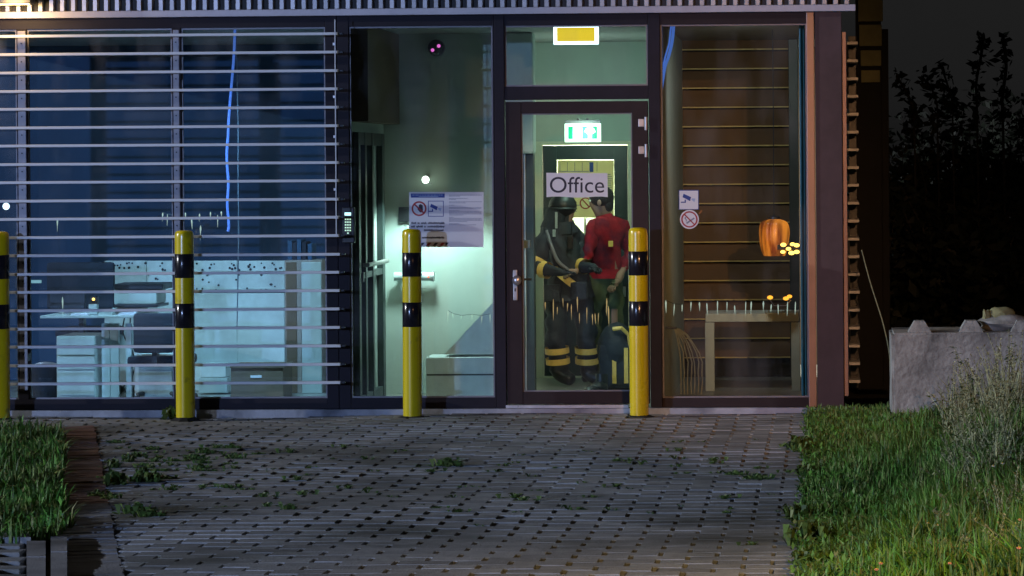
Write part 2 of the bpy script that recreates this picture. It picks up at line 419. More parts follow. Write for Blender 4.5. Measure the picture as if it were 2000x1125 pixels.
# kerb line and corner paving at bottom left
kerb = obj('kerb', MB().add([(-6.6, -10.4, -.04), (-3.6, -10.4, -.04), (-4.2, -7.2, -.04), (-6.6, -7.2, -.04)], [(0, 1, 2, 3)]), M['sand'])
tag(kerb, kind='structure')
def strip(pxs, name, mt, zt, y0=1060, y1=1150, parent=kerb):
    a0, a1, b0, b1 = G(pxs[0], y0), G(pxs[1], y0), G(pxs[0], y1), G(pxs[1], y1)
    vs = [(a0.x, a0.y, zt), (a1.x, a1.y, zt), (b1.x, b1.y, zt), (b0.x, b0.y, zt)]
    vs2 = [(v[0], v[1], zt - .1) for v in vs]
    m = MB().add(vs + vs2, [(3, 2, 1, 0), (0, 1, 5, 4), (1, 2, 6, 5), (2, 3, 7, 6), (3, 0, 4, 7)])
    return obj(name, m, mt, parent)
for (a, b) in ((1062, 1093), (1094.5, 1150)):
    strip((52, 89), 'kerb_stone', M['kerb'], .015, a, b)
for (a, b) in ((1056, 1086), (1087.5, 1150)):
    strip((99, 131), 'kerb_stone', M['kerb'], .022, a, b)
for row in range(14):
    y = -7.60 - row * PW
    for i in range(8):
        x = EL0.x + (G(50, 1062).x - EL0.x) + (G(50, 1125).x - G(50, 1062).x) * (y - G(50, 1062).y) / (G(50, 1125).y - G(50, 1062).y) - .14 - i * PL - (PL / 2 if row % 2 else 0)
        if x < -6.2: continue
        o = bpy.data.objects.new('paver', PME[(row + i) % 6]); COL.objects.link(o); o.parent = kerb
        o.location = (x, y, -.002 + rnd.uniform(-.003, .003)); o.rotation_euler = (rnd.gauss(0, .01), rnd.gauss(0, .01), rnd.gauss(0, .01))
for (a, b) in ((-90, -34), (-33, 24), (25, 60)):
    strip((a, b), 'kerb_stone', M['kerb'], .03, 1052, 1061)
# soil beds
mb = MB(); n = 24
for i in range(n):
    for j in range(n):
        x0 = VERGE_X + 6 * i / n; x1 = VERGE_X + 6 * (i + 1) / n; y0 = -12 + 12 * j / n; y1 = -12 + 12 * (j + 1) / n
        hz = lambda x, y: -.03 + .05 * min(1, (x - VERGE_X) * 1.2) + gz(x * 2, y * 2)
        mb.add([(x0,y0,hz(x0,y0)),(x1,y0,hz(x1,y0)),(x1,y1,hz(x1,y1)),(x0,y1,hz(x0,y1))], [(0,1,2,3)])
tag(obj('verge_soil', mb, M['soil']), kind='structure')
BED = [G(px, py) for px, py in ((-160, 842), (118, 846), (128, 900), (118, 960), (140, 1030), (104, 1053), (40, 1062), (-160, 1062))]
tag(obj('bed_soil', MB().add([(p.x, p.y, -.012) for p in BED], [tuple(range(len(BED)))]), M['soil']), kind='structure')

# ================================================================== office building
Zflash00, Zflash0, Zflash1 = FZ(28), FZ(28), FZ(15)
XL, XR = -7.6, FX(1646, 430)
ZP = FZ(797); ZPANE0 = FZ(777, 820); ZPANE1 = FZ(51, 820)
ZTOP = 4.6; DEP = 5.2
bld = thing('office_building', 'dark framed glass office front under pale ribbed metal cladding', 'building', (0, 0, 0))
def bpart(name, m, mt, parent=None, smooth=False): return obj(name, m, mt, parent or bld, smooth=smooth)
# shell
bpart('roof', MB().box(XL, XR, .12, DEP, ZTOP - .2, ZTOP), M['gap'])
bpart('rear_wall', MB().box(XL, XR, DEP, DEP + .15, -.1, ZTOP), M['walldk'])
bpart('side_wall', MB().box(XR - .10, XR - .004, .10, DEP - .002, -.1, ZTOP - .21), M['frame'])
bpart('upper_wall', MB().box(XL, XR - .12, .03, .11, Zflash0 + .01, ZTOP - .21), M['gap'])
# ribs of the cladding
pitch = 21.75 / 255
rib = None; x = FX(1663, 10) - .035; zb = Zflash1 + .004
rm = MB(); hw, tw, dp = .022, .015, .035
rm.add([(-hw, 0, zb), (-tw, -dp, zb), (tw, -dp, zb), (hw, 0, zb), (-hw, 0, ZTOP), (-tw, -dp, ZTOP), (tw, -dp, ZTOP), (hw, 0, ZTOP)],
       [(0, 1, 5, 4), (1, 2, 6, 5), (2, 3, 7, 6), (0, 3, 2, 1), (4, 5, 6, 7)])
rib = bpart('cladding_rib', rm, M['rib']); rib.location.x = x; rib.location.y = .028
while x > XL:
    x -= pitch; o = clone(rib, bld); o.location.x = x
bpart('flashing', MB().rbox(XL, FX(1671, 20), -.045, .028, Zflash0, Zflash1, .004), M['flash'])
bpart('plinth', MB().rbox(XL, FX(1671, 800), -.035, .10, -.1, ZP - .003, .004), M['plinth'])

# frames -------------------------------------------------
def frame_window(x0, x1, z0, z1, fl, fr, ft, fb, mt, mullions=(), y0=0, y1=.09, gl=M['glass']):
    """part window with pane sub-parts; mullions = (xa, xb)"""
    m = MB()
    m.rbox(x0, x0 + fl, y0, y1, z0, z1, .003); m.rbox(x1 - fr, x1, y0, y1, z0, z1, .003)
    m.rbox(x0 + fl, x1 - fr, y0 + .002, y1, z1 - ft, z1, .003); m.rbox(x0 + fl, x1 - fr, y0 + .002, y1, z0, z0 + fb, .003)
    xs = [x0 + fl]
    for a, b in mullions:
        m.rbox(a, b, y0 + .002, y1, z0 + fb, z1 - ft, .003); xs += [a, b]
    xs.append(x1 - fr)
    w = bpart('window', m, mt)
    for i in range(0, len(xs), 2):
        a, b, c, d = xs[i] , xs[i + 1], z0 + fb, z1 - ft
        obj('pane', MB().box(a, b, .040, .046, c, d), gl, w)
        bead = MB(); t = .012
        bead.box(a, a + t, .020, .038, c, d); bead.box(b - t, b, .020, .038, c, d)
        bead.box(a + t, b - t, .020, .038, c, c + t); bead.box(a + t, b - t, .020, .038, d - t, d)
        obj('glazing_bead', bead, M['rail'], w)
    return w
ZT = Zflash0 - .003
frame_window(XL, FX(659.5), ZP, ZT, .1, FX(659.5) - FX(637), ZT - ZPANE1, ZPANE0 - ZP, M['frame'], [(FX(34), FX(54)), (FX(337.5), FX(355))], gl=M['glassl'])
frame_window(FX(660.5), FX(967), ZP, ZT, FX(683) - FX(660.5), FX(967) - FX(964), ZT - ZPANE1, ZPANE0 - ZP, M['frame'])
xa, xb = FX(967.5), FX(986.5)
bpart('mullion', MB().rbox(xa, xb, -.004, .10, ZP, ZT, .003), M['frame'])
xc, xd = FX(1268.5), FX(1291)
bpart('mullion', MB().rbox(xc, xd, -.004, .10, ZP, ZT, .003), M['frame'])
ZB1, ZB0 = FZ(168, 1127), FZ(194, 1127)
frame_window(xb + .001, xc - .001, ZB0, ZT, .004, .004, ZT - FZ(49, 1127), ZB1 - ZB0, M['frame'])
frame_window(xd + .001, FX(1592), ZP, ZT, .003, FX(1592) - FX(1578), ZT - FZ(47, 1430), FZ(777, 1430) - ZP, M['frame_warm_lit'])
# orange lit strip, corner column
bpart('corner_jamb', MB().rbox(FX(1577.5), FX(1592.5), -.016, -.002, ZP, ZT, .005), M['jamb'])
bpart('corner_column', MB().rbox(FX(1594), XR, -.006, .09, ZP, ZT, .004), M['column'])
bpart('corner_trim', MB().rbox(FX(1647), FX(1655), .012, .10, ZP + .08, FZ(62, 1650), .003), M['jamb'])

# door ----------------------------------------------------
ZD1, ZD0 = FZ(198, 1127), FZ(789, 1127)
dx0, dx1 = FX(988.5), FX(1266.5)
gx0, gx1, gz0, gz1 = FX(1019), FX(1235.5), FZ(765, 1127), FZ(221, 1127)
m = MB()
m.rbox(dx0, gx0, .004, .075, ZD0, ZD1, .004); m.rbox(gx1, dx1, .004, .075, ZD0, ZD1, .004)
m.rbox(gx0, gx1, .006, .075, gz1, ZD1, .003); m.rbox(gx0, gx1, .006, .075, ZD0, gz0, .003)
door = bpart('entrance_door', m, M['frame_warm_lit'])
obj('pane', MB().box(gx0, gx1, .036, .042, gz0, gz1), M['glassd'], door)
bead = MB(); t = .010
bead.box(gx0, gx0 + t, .022, .034, gz0, gz1); bead.box(gx1 - t, gx1, .022, .034, gz0, gz1)
bead.box(gx0 + t, gx1 - t, .022, .034, gz0, gz0 + t); bead.box(gx0 + t, gx1 - t, .022, .034, gz1 - t, gz1)
obj('glazing_bead', bead, M['rail'], door)
hx, hz0, hz1 = FX(1006.5, 557), FZ(587), FZ(527)
obj('handle_plate', MB().rbox(hx - .017, hx + .017, -.010, .003, hz0, hz1, .008), M['steel'], door)
kz = FZ(547)
obj('door_knob', MB().tube([(hx + .018, -.011, kz), (hx + .018, -.045, kz)], .012, 12).ball((hx + .018, -.062, kz), .036, 16, (1, .55, 1.05)), M['steel'], door, smooth=True)
obj('keyhole', MB().rbox(hx - .005, hx + .005, -.0125, -.0105, FZ(569) , FZ(563), .001), M['dark'], door)
for py in (240, 293):
    z = FZ(py, 1255)
    h = MB().rbox(FX(1247, 260), FX(1258, 260), -.016, .003, z - .030, z + .030, .004).tube([(FX(1262, 260), -.012, z - .055), (FX(1262, 260), -.012, z + .045)], .012, 10)
    obj('hinge', h, M['steel'], door)
obj('inner_handle', MB().tube([(gx0 - .01, .09, kz), (gx0 - .01, .13, kz), (gx0 + .06, .13, kz)], .009, 8).box(gx0 - .02, gx0 - .002, .076, .089, kz - .1, kz + .05), M['rail'], door)
obj('lock_case', MB().rbox(gx0 + .003, gx0 + .055, .078, .12, FZ(486), FZ(470), .004), M['screen'], door)
bpart('threshold', MB().rbox(xb, FX(1228, 790), -.030, .10, FZ(797.2, 1127) + .002, FZ(790.3, 1127), .003), M['thresh'])

# interior shell ------------------------------------------
ZC = FZ(42); ZF = 0.004
xp1, xp2 = FX(676), FX(1279)
bpart('interior_floor', MB().box(XL, XR - .11, .101, DEP - .004, -.1, ZF), M['floorin'])
bpart('ceiling', MB().box(XL, XR - .11, .101, DEP - .004, ZC, ZC + .1), M['ceil'])
bpart('partition_wall', MB().box(xp1 - .05, xp1, .101, 3.9, ZF + .002, ZC - .002), M['wallin'])
bpart('partition_wall', MB().box(xp2 - .04, xp2 + .04, .101, 3.9, ZF + .002, ZC - .002), M['wallin'])
bpart('office_back_wall', MB().box(XL, xp1 - .06, 3.6, 3.7, ZF + .002, ZC - .002), M['navy'])
YA = 1.9
xA = FX(1020, 430, YA)
bpart('lobby_wall', MB().box(xp1 + .002, xA, YA, YA + .1, ZF + .002, ZC - .002), M['wallin'])
YB = 3.65
dl, dr = FX(1046, 430, YB), FX(1340, 430, YB)
bx0, bx1, bzt = FX(1061, 430, YB), FX(1226, 430, YB), FZ(284, 1140, YB)
m = MB(); m.box(dl - .5, FX(1044, 430, YB), YB, YB + .1, ZF + .002, ZC - .002); m.box(FX(1238, 430, YB), dr, YB, YB + .1, ZF + .002, ZC - .002)
m.box(FX(1044, 430, YB), FX(1238, 430, YB), YB, YB + .1, FZ(276, 1140, YB), ZC - .002)
bpart('corridor_wall', m, M['wallin'])
m = MB(); m.rbox(FX(1044, 430, YB), bx0 - .004, YB - .02, YB + .08, ZF, FZ(276, 1140, YB), .004); m.rbox(bx1 + .004, FX(1238, 430, YB), YB - .02, YB + .08, ZF, FZ(276, 1140, YB), .004)
m.rbox(bx0 - .004, bx1 + .004, YB - .018, YB + .08, bzt + .004, FZ(276, 1140, YB), .004)
bpart('door_frame', m, M['cream'])
wx0, wx1, wz0, wz1 = FX(1088, 430, YB), FX(1200, 430, YB), FZ(548, 1140, YB), FZ(312, 1140, YB)
m = MB(); m.rbox(bx0, wx0, YB, YB + .045, ZF + .006, bzt, .003); m.rbox(wx1, bx1, YB, YB + .045, ZF + .006, bzt, .003)
m.rbox(wx0, wx1, YB + .001, YB + .045, wz1, bzt, .003); m.rbox(wx0, wx1, YB + .001, YB + .045, ZF + .006, wz0, .003)
idoor = bpart('inner_door', m, M['innerdoor'])
obj('pane', MB().box(wx0, wx1, YB + .02, YB + .024, wz0, wz1), M['glassd'], idoor)
obj('push_plate', MB().rbox(FX(1222, 550, YB) - .05, FX(1222, 550, YB), YB - .03, YB - .002, FZ(580, 1140, YB), FZ(560, 1140, YB), .004), M['steel'], idoor)
# room behind: pale wall
bpart('back_room_wall', MB().box(dl - .3, dr, 5.0, 5.05, ZF, ZC - .003), M['cream'])
# left wall: brown bulkhead over a recessed glazed side door
xb0 = xp1 + .002
bpart('bulkhead', MB().rbox(xb0, FX(780, 150, YA), .25, YA - .003, FZ(243, 780, YA), ZC - .003, .004), M['walldk'])
sd_ = MB()
for y0, y1 in ((.30, .40), (.62, .70), (.98, 1.06), (1.50, 1.62)):
    sd_.rbox(xb0 + .001, xb0 + .05, y0, y1, ZF + .002, FZ(262, 760, YA), .003)
for z0, z1 in ((ZF + .002, .10), (1.02, 1.07), (FZ(262, 760, YA) - .10, FZ(262, 760, YA))):
    sd_.rbox(xb0 + .003, xb0 + .045, .401, 1.499, z0, z1, .003)
side_door = bpart('side_door', sd_, M['innerdoor'])
obj('push_bar', MB().tube([(xb0 + .09, .45, FZ(520)), (xb0 + .09, 1.45, FZ(520))], .018, 10).box(xb0 + .05, xb0 + .09, .46, .49, FZ(524), FZ(516)).box(xb0 + .05, xb0 + .09, 1.4, 1.43, FZ(524), FZ(516)), M['steel'], side_door)
# bulkhead piece seen through the transom
bpart('ceiling_bulkhead', MB().rbox(FX(975, 120, 1.7), FX(1041, 120, 1.7), 1.7, YA - .003, FZ(300, 1000, 1.7), ZC - .003, .02), M['wallin'])
# dark tall panel beside the inner passage
m = MB().rbox(FX(1017, 430, YA - .03), FX(1043, 430, YA - .03), YA - .03, YA + .08, ZF + .002, FZ(255, 1030, YA), .004)
bpart('passage_panel', m, M['innerdoor'])
m = MB().rbox(FX(1024, 430, YA - .04), FX(1027, 430, YA - .04), YA - .045, YA - .031, ZF + .01, FZ(258, 1030, YA), .002)
bpart('passage_trim', m, M['steel'])
bpart('reader_box', MB().rbox(FX(780, 418, YA), FX(803, 418, YA), YA - .05, YA - .003, FZ(433, 790, YA), FZ(404, 790, YA), .008), M['dark'])
# timber boards at the back of the right room
YR = 3.6
slab = None
bw = 37.6 / F * (YR + 22); zb0 = FZ(99.5, 1440, YR)
x0, x1 = FX(1322, 300, YR), FX(1541, 300, YR)
tb = obj('timber_wall', MB().box(x0, x1, YR + .035, YR + .10, ZF + .002, ZC - .002), M['boardgap'], bld)
nb = int(zb0 / bw) + 2
for i in range(nb):
    z0 = zb0 - i * bw
    if z0 < .02: break
    mbb = MB().add([(x0, YR - .012, z0 + .012), (x1, YR - .012, z0 + .012), (x1, YR + .018, z0 + bw - .006), (x0, YR + .018, z0 + bw - .006),
                    (x0, YR + .034, z0 + .012), (x1, YR + .034, z0 + .012), (x1, YR + .034, z0 + bw - .006), (x0, YR + .034, z0 + bw - .006)],
                   [(0, 1, 2, 3), (0, 4, 5, 1), (3, 2, 6, 7), (1, 5, 6, 2), (0, 3, 7, 4)])
    if i == 0: slab = obj('board', mbb, M['board'], tb)
    else: clone(slab, tb, (0, 0, -i * bw))
    obj('board_lit_line', MB().box(x0 + .05 * rnd.random(), x1, YR - .022, YR - .0125, z0 + .008, z0 + .019), M['board_lit_line'], tb)  # pale strip painted as the lit edge of the board
bpart('dark_post', MB().rbox(FX(1541, 300, YR - .1), FX(1560, 300, YR - .1), YR - .15, YR, ZF + .002, ZC - .002, .005), M['innerdoor'])
bpart('teal_lit_strip', MB().rbox(FX(1563, 430, .5), FX(1576, 430, .5), .42, .5, ZF + .002, ZC - .003, .006), M['teal'])  # teal light on the glass edge given as a coloured strip
m = MB()
for px in (1566, 1572): m.tube([(FX(px, 430, .40), .40, ZF + .002), (FX(px, 430, .40), .40, ZC - .003)], .006, 8)
bpart('teal_lit_trim', m, M['teal'])

# ================================================================== louvre screen
lv = thing('louvre_screen', 'pale horizontal metal louvre slats across the left windows', 'louvre', (FX(340), -.1, ZP))
xe = P(663.5, 400, -.18).x
s0 = None
for i in range(20):
    y = 66 + 35.85 * i; z = P(650, y, -.18).z
    jit = rnd.uniform(-.0015, .0015)
    if s0 is None:
        s0 = obj('slat', MB().rbox(XL, xe, -.205, -.165, z - .0105, z + .0105, .003), M['slat'], lv); z00 = z
        cap0 = obj('end_cap', MB().rbox(xe + .001, xe + .035, -.19, -.160, z - .008, z + .008, .003), M['dark'], s0)
    else:
        o = clone(s0, lv, (0, 0, z - z00 + jit)); o.rotation_euler = (0, rnd.gauss(0, .0006), 0); clone(cap0, o)
for a, b in ((37, 52.5), (340.5, 352)):
    xa_, xb_ = P(a, 430, -.11).x, P(b, 430, -.11).x
    rl = obj('rail', MB().rbox(xa_, xb_, -.118, -.104, P(40, 762, -.11).z, FZ(54), .002).box(xa_ + .01, xb_ - .01, -.103, .0, FZ(150), FZ(135)).box(xa_ + .01, xb_ - .01, -.103, .0, FZ(700), FZ(685)), M['rail'], lv)
    b0 = None
    for i in range(20):
        z = P(650, 66 + 35.85 * i + 14, -.11).z
        if b0 is None: b0 = obj('bolt', MB().tube([((xa_ + xb_) / 2, -.124, z), ((xa_ + xb_) / 2, -.119, z)], .006, 8), M['dark'], rl); z0 = z
        else: clone(b0, rl, (0, 0, z - z0))
xr_ = P(656.5, 400, -.235).x
rod = obj('end_rod', MB().rbox(xr_ - .004, xr_ + .004, -.237, -.229, P(650, 460, -.23).z, FZ(38), .001), M['slat'], lv)
for py in (86, 189, 267, 370):
    z = P(655, py, -.23).z; obj('clip', MB().rbox(xr_ - .016, xr_ + .006, -.248, -.238, z - .010, z + .010, .003), M['thresh'], rod)
# louvres of the side wall, seen end on
ls = thing('side_louvre', 'short stack of louvre slat ends on the building corner side', 'louvre', (XR + .03, 1.0, ZP))
YS = .25; s0 = None
for i in range(20):
    z = P(1667, 84 + 34.8 * i, YS).z
    if s0 is None:
        xa_, xb_ = P(1656, 430, YS).x, P(1678, 430, YS).x
        s0 = obj('slat', MB().rbox(xa_, xb_, YS, 4.6, z - .011, z + .011, .003), M['slat'], ls); z00 = z
    else: clone(s0, ls, (0, 0, z - z00 + rnd.uniform(-.002, .002)))
obj('rail', MB().rbox(P(1659, 430, YS + .3).x, P(1674, 430, YS + .3).x, YS + .3, YS + .33, ZP + .1, FZ(70), .002), M['dark'], ls)

# ================================================================== bollards
BL = [('yellow and black bollard cut off at the far left beside the grass bed', -19, 19.5, 820),
      ('yellow and black bollard before the louvred window with a green weed at its foot', 342.5, 381, 815),
      ('yellow and black bollard in front of the white notice sheet', 786, 824, 817.5),
      ('yellow and black bollard right in front of the entrance door hinges', 1228, 1268, 815)]
tops = {}
YBOL = -.3
b_src = None
zt = P(805, 447, YBOL).z
for lab, a, b, base in BL:
    xc_ = (P(a, 700, YBOL).x + P(b, 700, YBOL).x) / 2; r0 = .0722
    loc = (xc_, YBOL, 0)
    t = thing('bollard', lab, 'bollard', loc, 'striped bollards along the facade')
    if b_src is None:
        zz = [P(805, q, YBOL).z for q in (493, 540, 590, 638)]
        prof = [(r0, -.2), (r0, zt - .055), (r0 * .985, zt - .030), (r0 * .93, zt - .014), (r0 * .80, zt - .005), (r0 * .5, zt), (.004, zt + .001)]
        bd = obj('post', MB().lathe(loc, prof, 40), M['yellow'], t, smooth=True)
        ba = obj('black_band', MB().lathe(loc, [(r0 + .0002, zz[1]), (r0 + .0009, zz[1] + .001), (r0 + .0009, zz[0] - .001), (r0 + .0002, zz[0])], 40), M['black'], t, smooth=True)
        bb = obj('black_band', MB().lathe(loc, [(r0 + .0002, zz[3]), (r0 + .0009, zz[3] + .001), (r0 + .0009, zz[2] - .001), (r0 + .0002, zz[2])], 40), M['black'], t, smooth=True)
        b_src = (bd, ba, bb)
    else:
        for q in b_src: clone(q, t)
    dm = MB(); rr_ = random.Random(int(xc_ * 1000)); dv = [(loc[0] + .068 * math.cos(k * .3927), loc[1] + .068 * math.sin(k * .3927), .012) for k in range(16)]
    dv += [(loc[0] + (.10 + rr_.uniform(-.015, .03)) * math.cos(k * .3927), loc[1] + (.10 + rr_.uniform(-.015, .03)) * math.sin(k * .3927), gz(loc[0], loc[1]) + .001) for k in range(16)]
    obj('base_dirt', dm.add(dv, [(k, (k + 1) % 16, (k + 1) % 16 + 16, k + 16) for k in range(16)]), M['sand'], t)
    t.rotation_euler = (rnd.gauss(0, .003), rnd.gauss(0, .003), rnd.uniform(0, 6))

# ================================================================== signs and stickers on the glass
def pp(pts, Y): return [(P(x, y, Y).x, P(x, y, Y).z) for x, y in pts]
def rect(m, x0, y0, x1, y1, Y, t=.0005, mi=0): return m.prism(pp([(x0, y0), (x1, y0), (x1, y1), (x0, y1)], Y), Y, t, mi)
def disc(m, cx, cy, r, Y, t=.0005, n=32): return m.prism(pp([(cx + r*math.cos(2*math.pi*k/n), cy + r*math.sin(2*math.pi*k/n)) for k in range(n)], Y), Y, t)
def ring(m, cx, cy, r0, r1, Y, t=.0005, n=32):
    for k in range(n):
        a, b = 2*math.pi*k/n, 2*math.pi*(k+1)/n
        m.prism(pp([(cx + r0*math.cos(a), cy + r0*math.sin(a)), (cx + r1*math.cos(a), cy + r1*math.sin(a)), (cx + r1*math.cos(b), cy + r1*math.sin(b)), (cx + r0*math.cos(b), cy + r0*math.sin(b))], Y), Y, t)
    return m
def camera_icon(x, y, s, Y):          # pictogram of a wall camera: housing, bracket, beam
    m = MB(); q = lambda pts: [(x + a * s, y + b * s) for a, b in pts]
    m.prism(pp(q([(.18, .10), (.62, .30), (.56, .45), (.60, .47), (.50, .52), (.46, .47), (.12, .30)]), Y), Y)
    m.prism(pp(q([(.24, .44), (.31, .44), (.31, .62), (.02, .62), (.02, .56), (.24, .56)]), Y), Y)
    l = MB().prism(pp(q([(.66, .36), (.86, .38), (.80, .58), (.62, .44)]), Y), Y)
    return m, l
YG = .034
def text_mesh(body, x, y, px_h, Y, mt, parent, name='lettering', fit=None, depth=.0004):
    c = bpy.data.curves.new('lettering', 'FONT'); c.body = body; c.size = 1.0; c.align_x = 'LEFT'; c.extrude = 0
    o = bpy.data.objects.new('lettering', c); COL.objects.link(o)
    dg = bpy.context.evaluated_depsgraph_get(); me = bpy.data.meshes.new_from_object(o.evaluated_get(dg))
    bpy.data.objects.remove(o); vs = [v.co.copy() for v in me.vertices]; fs = [tuple(p.vertices) for p in me.polygons]; bpy.data.meshes.remove(me)
    x0, x1 = min(v.x for v in vs), max(v.x for v in vs); y0, y1 = min(v.y for v in vs), max(v.y for v in vs)
    sx = fit / (x1 - x0); sy = px_h / (y1 - y0)
    m = MB(); n = len(vs)
    pts = [P(x + (v.x - x0) * sx, y + px_h - (v.y - y0) * sy, Y) for v in vs]
    m.add([(p.x, Y, p.z) for p in pts], [f if (pts[f[1]] - pts[f[0]]).cross(pts[f[2]] - pts[f[0]]).y < 0 else f[::-1] for f in fs])
    return obj(name, m, mt, parent)

# Office sign
t = thing('office_sign', 'pale paper sign with the word Office on the entrance door glass', 'sign', tuple(P(1127, 386, YG - .012)))
Y = YG - .008
sh = MB(); n = 10
ptsT = [(1067 + 119.5 * k / n, 337.5 + .6 * k / n) for k in range(n + 1)]
ptsB = [(1067.5 + 119.5 * k / n, 385 - (1.2 * math.sin(k / n * 9) if k not in (0, n) else 0)) for k in range(n + 1)]
obj('paper', sh.prism(pp(ptsT + ptsB[::-1], Y), Y, .0015), M['paper'], t)
text_mesh('Office', 1074, 345.5, 31, Y - .0006, M['ink'], t, fit=106)

# Notice sheet
t = thing('notice_sheet', 'white landscape notice sheet with prohibition sign and camera pictogram on the lobby window', 'notice', tuple(P(872, 484, YG - .01)))
Y = YG - .006
obj('paper', rect(MB(), 799, 375, 944.5, 482.5, Y, .0015), M['paper'], t)
Y -= .0006
obj('header_bar', rect(MB(), 802.5, 378, 868.5, 386, Y), M['inkblue'], t)
hd = MB()
x = 805
while x < 864:
    w = rnd.uniform(2, 7); rect(hd, x, 380.2, min(x + w, 865), 381.6, Y - .0006); x += w + 1.3
rect(hd, 818, 383.4, 856, 384.3, Y - .0006)
tag(obj('header_text', hd, M['inklight'], t), kind='stuff')
obj('prohibition_ring', ring(MB(), 818.5, 407.5, 11.5, 14.6, Y), M['inkred'], t)
hand = MB()
hand.prism(pp([(815, 408), (818, 404.5), (818, 400), (819.6, 399.6), (820, 398.4), (821.6, 398.2), (822, 399.4), (823.6, 399), (824.2, 400.6), (825.6, 400.6), (826, 410), (824.5, 414.5), (820.5, 414.8), (817.2, 411)], Y), Y)
obj('hand_pictogram', hand, M['ink'], t)
obj('prohibition_bar', MB().prism(pp([(809, 400.6), (811.2, 398.6), (828.4, 414.6), (826.2, 416.8)], Y - .0006), Y - .0006), M['inkred'], t)
fr = MB(); rect(fr, 836, 392.2, 866.5, 393.4, Y); rect(fr, 836, 421.8, 866.5, 423, Y); rect(fr, 836, 393.4, 837.2, 421.8, Y); rect(fr, 865.3, 393.4, 866.5, 421.8, Y)
obj('pictogram_frame', fr, M['inkblue'], t)
a, b = camera_icon(836.5, 395, 30, Y); obj('camera_pictogram', a, M['inkblue'], t); obj('camera_beam', b, M['inklight'], t)
tx = MB()
for y0, segs in ((434.5, [(803.5, 813), (815.5, 819.5), (822, 833), (835.5, 868)]), (441.5, [(803, 810), (813, 826), (828.5, 832), (835, 868)]), (448.6, [(828, 866)]), (463, [(824, 868)])):
    for x0, x1 in segs:
        x = x0
        while x < x1 - .4:
            w = min(rnd.uniform(1.0, 1.7), x1 - x); hh = rnd.choice((0, 0, .7, 1.1))
            rect(tx, x, y0 - hh, x + w, y0 + 2.7 + rnd.choice((0, 0, 0, .7)), Y); x += w + .35
tag(obj('bold_text', tx, M['ink'], t), kind='stuff')
tx = MB()
y = 380.5
for nl, gap, wid in ((2, 1.9, (64, 22)), (2, 1.9, (36, 13)), (2, 1.9, (64, 33)), (1, 1.9, (11,)), (2, 1.9, (64, 63)), (5, 1.85, (20, 64, 63, 64, 28)), (5, 1.85, (9, 64, 64, 64, 35)), (2, 1.9, (20, 53))):
    for k in range(nl):
        x0 = 877; x1 = x0 + wid[k]; x = x0
        while x < x1:
            w = rnd.uniform(2, 6); rect(tx, x, y, min(x + w, x1), y + 1.0, Y); x += w + .8
        y += gap * 1.12
    y += 2.3
tag(obj('small_text', tx, M['inkgrey'], t), kind='stuff')
for k in range(5):
    xs = 818 + k * 13.2
    obj('red_stripe' if k % 2 else 'black_stripe', MB().prism(pp([(xs + 5.5, 474), (min(xs + 11.5, 870), 474), (min(xs + 6, 870), 480.5), (xs, 480.5)], Y), Y), M['inkred' if k % 2 else 'ink'], t)

# stickers
t = thing('camera_sticker', 'square pale blue camera sticker on the right window above the round one', 'sticker', tuple(P(1346, 410, YG - .01)))
Y = YG - .006
obj('backing', rect(MB(), 1325.5, 371, 1365, 409.5, Y, .0012), M['inkblue'], t)
obj('face', rect(MB(), 1327, 372.5, 1363.5, 408.5, Y - .0008), M['paper'], t)
a, b = camera_icon(1329, 375, 34, Y - .0014); obj('camera_pictogram', a, M['inkblue'], t); obj('camera_beam', b, M['inklight'], t)
t = thing('no_smoking_sticker', 'round no smoking sticker on the right window below the camera sticker', 'sticker', tuple(P(1346, 447, YG - .01)))
Y = YG - .006
obj('backing', disc(MB(), 1346.5, 428.5, 18.6, Y, .0012), M['paper'], t)
obj('prohibition_ring', ring(MB(), 1346.5, 428.5, 13.2, 16, Y - .0008), M['inkred'], t)
c_ = MB().prism(pp([(1339.5, 435), (1353, 426.2), (1355, 424.6), (1357, 427), (1342, 437.5)], Y - .0008), Y - .0008)
c_.prism(pp([(1337.5, 424), (1340, 423.6), (1339.6, 427), (1342, 429.5), (1340.5, 433), (1339, 432), (1339.6, 429.6), (1337, 427)], Y - .0008), Y - .0008)
obj('cigarette_pictogram', c_, M['inkgrey'], t)
obj('prohibition_bar', MB().prism(pp([(1335.2, 418.8), (1336.8, 417.2), (1357.4, 438.2), (1355.8, 439.8)], Y - .0014), Y - .0014), M['inkred'], t)
tag(obj('orange_tab', MB().prism(pp([(1364.5, 417), (1369.5, 410), (1371.5, 411.5), (1366.5, 418.5)], Y), Y, .001), emit('orange_tab', (.45, .15, .03), .12), loc=tuple(P(1368, 414, Y))), 'tiny orange tab on the right glass beside the no smoking sticker', 'tab')  # faint glow put into the tab's colour

# keypad
t = thing('keypad', 'black wall keypad with lit keys on the frame left of the lobby window', 'keypad', tuple(P(680, 476, -.03)))
Y = -.045
obj('housing', MB().rbox(P(668, 440, Y).x, P(692.5, 440, Y).x, Y, -.002, P(680, 475, Y).z, P(680, 404.5, Y).z, .008), M['dark'], t)
Y -= .002
obj('display', rect(MB(), 673, 415, 685.5, 421, Y, .003), E['keytop'], t)
k0 = None
for r_ in range(6):
    for c in range(3):
        if r_ == 5 and c != 1: continue
        o = rect(MB(), 673.5 + c * 4.4, 427 + r_ * 5.4, 676.6 + c * 4.4, 429.8 + r_ * 5.4, Y, .003)
        obj('key', o, E['key'], t)
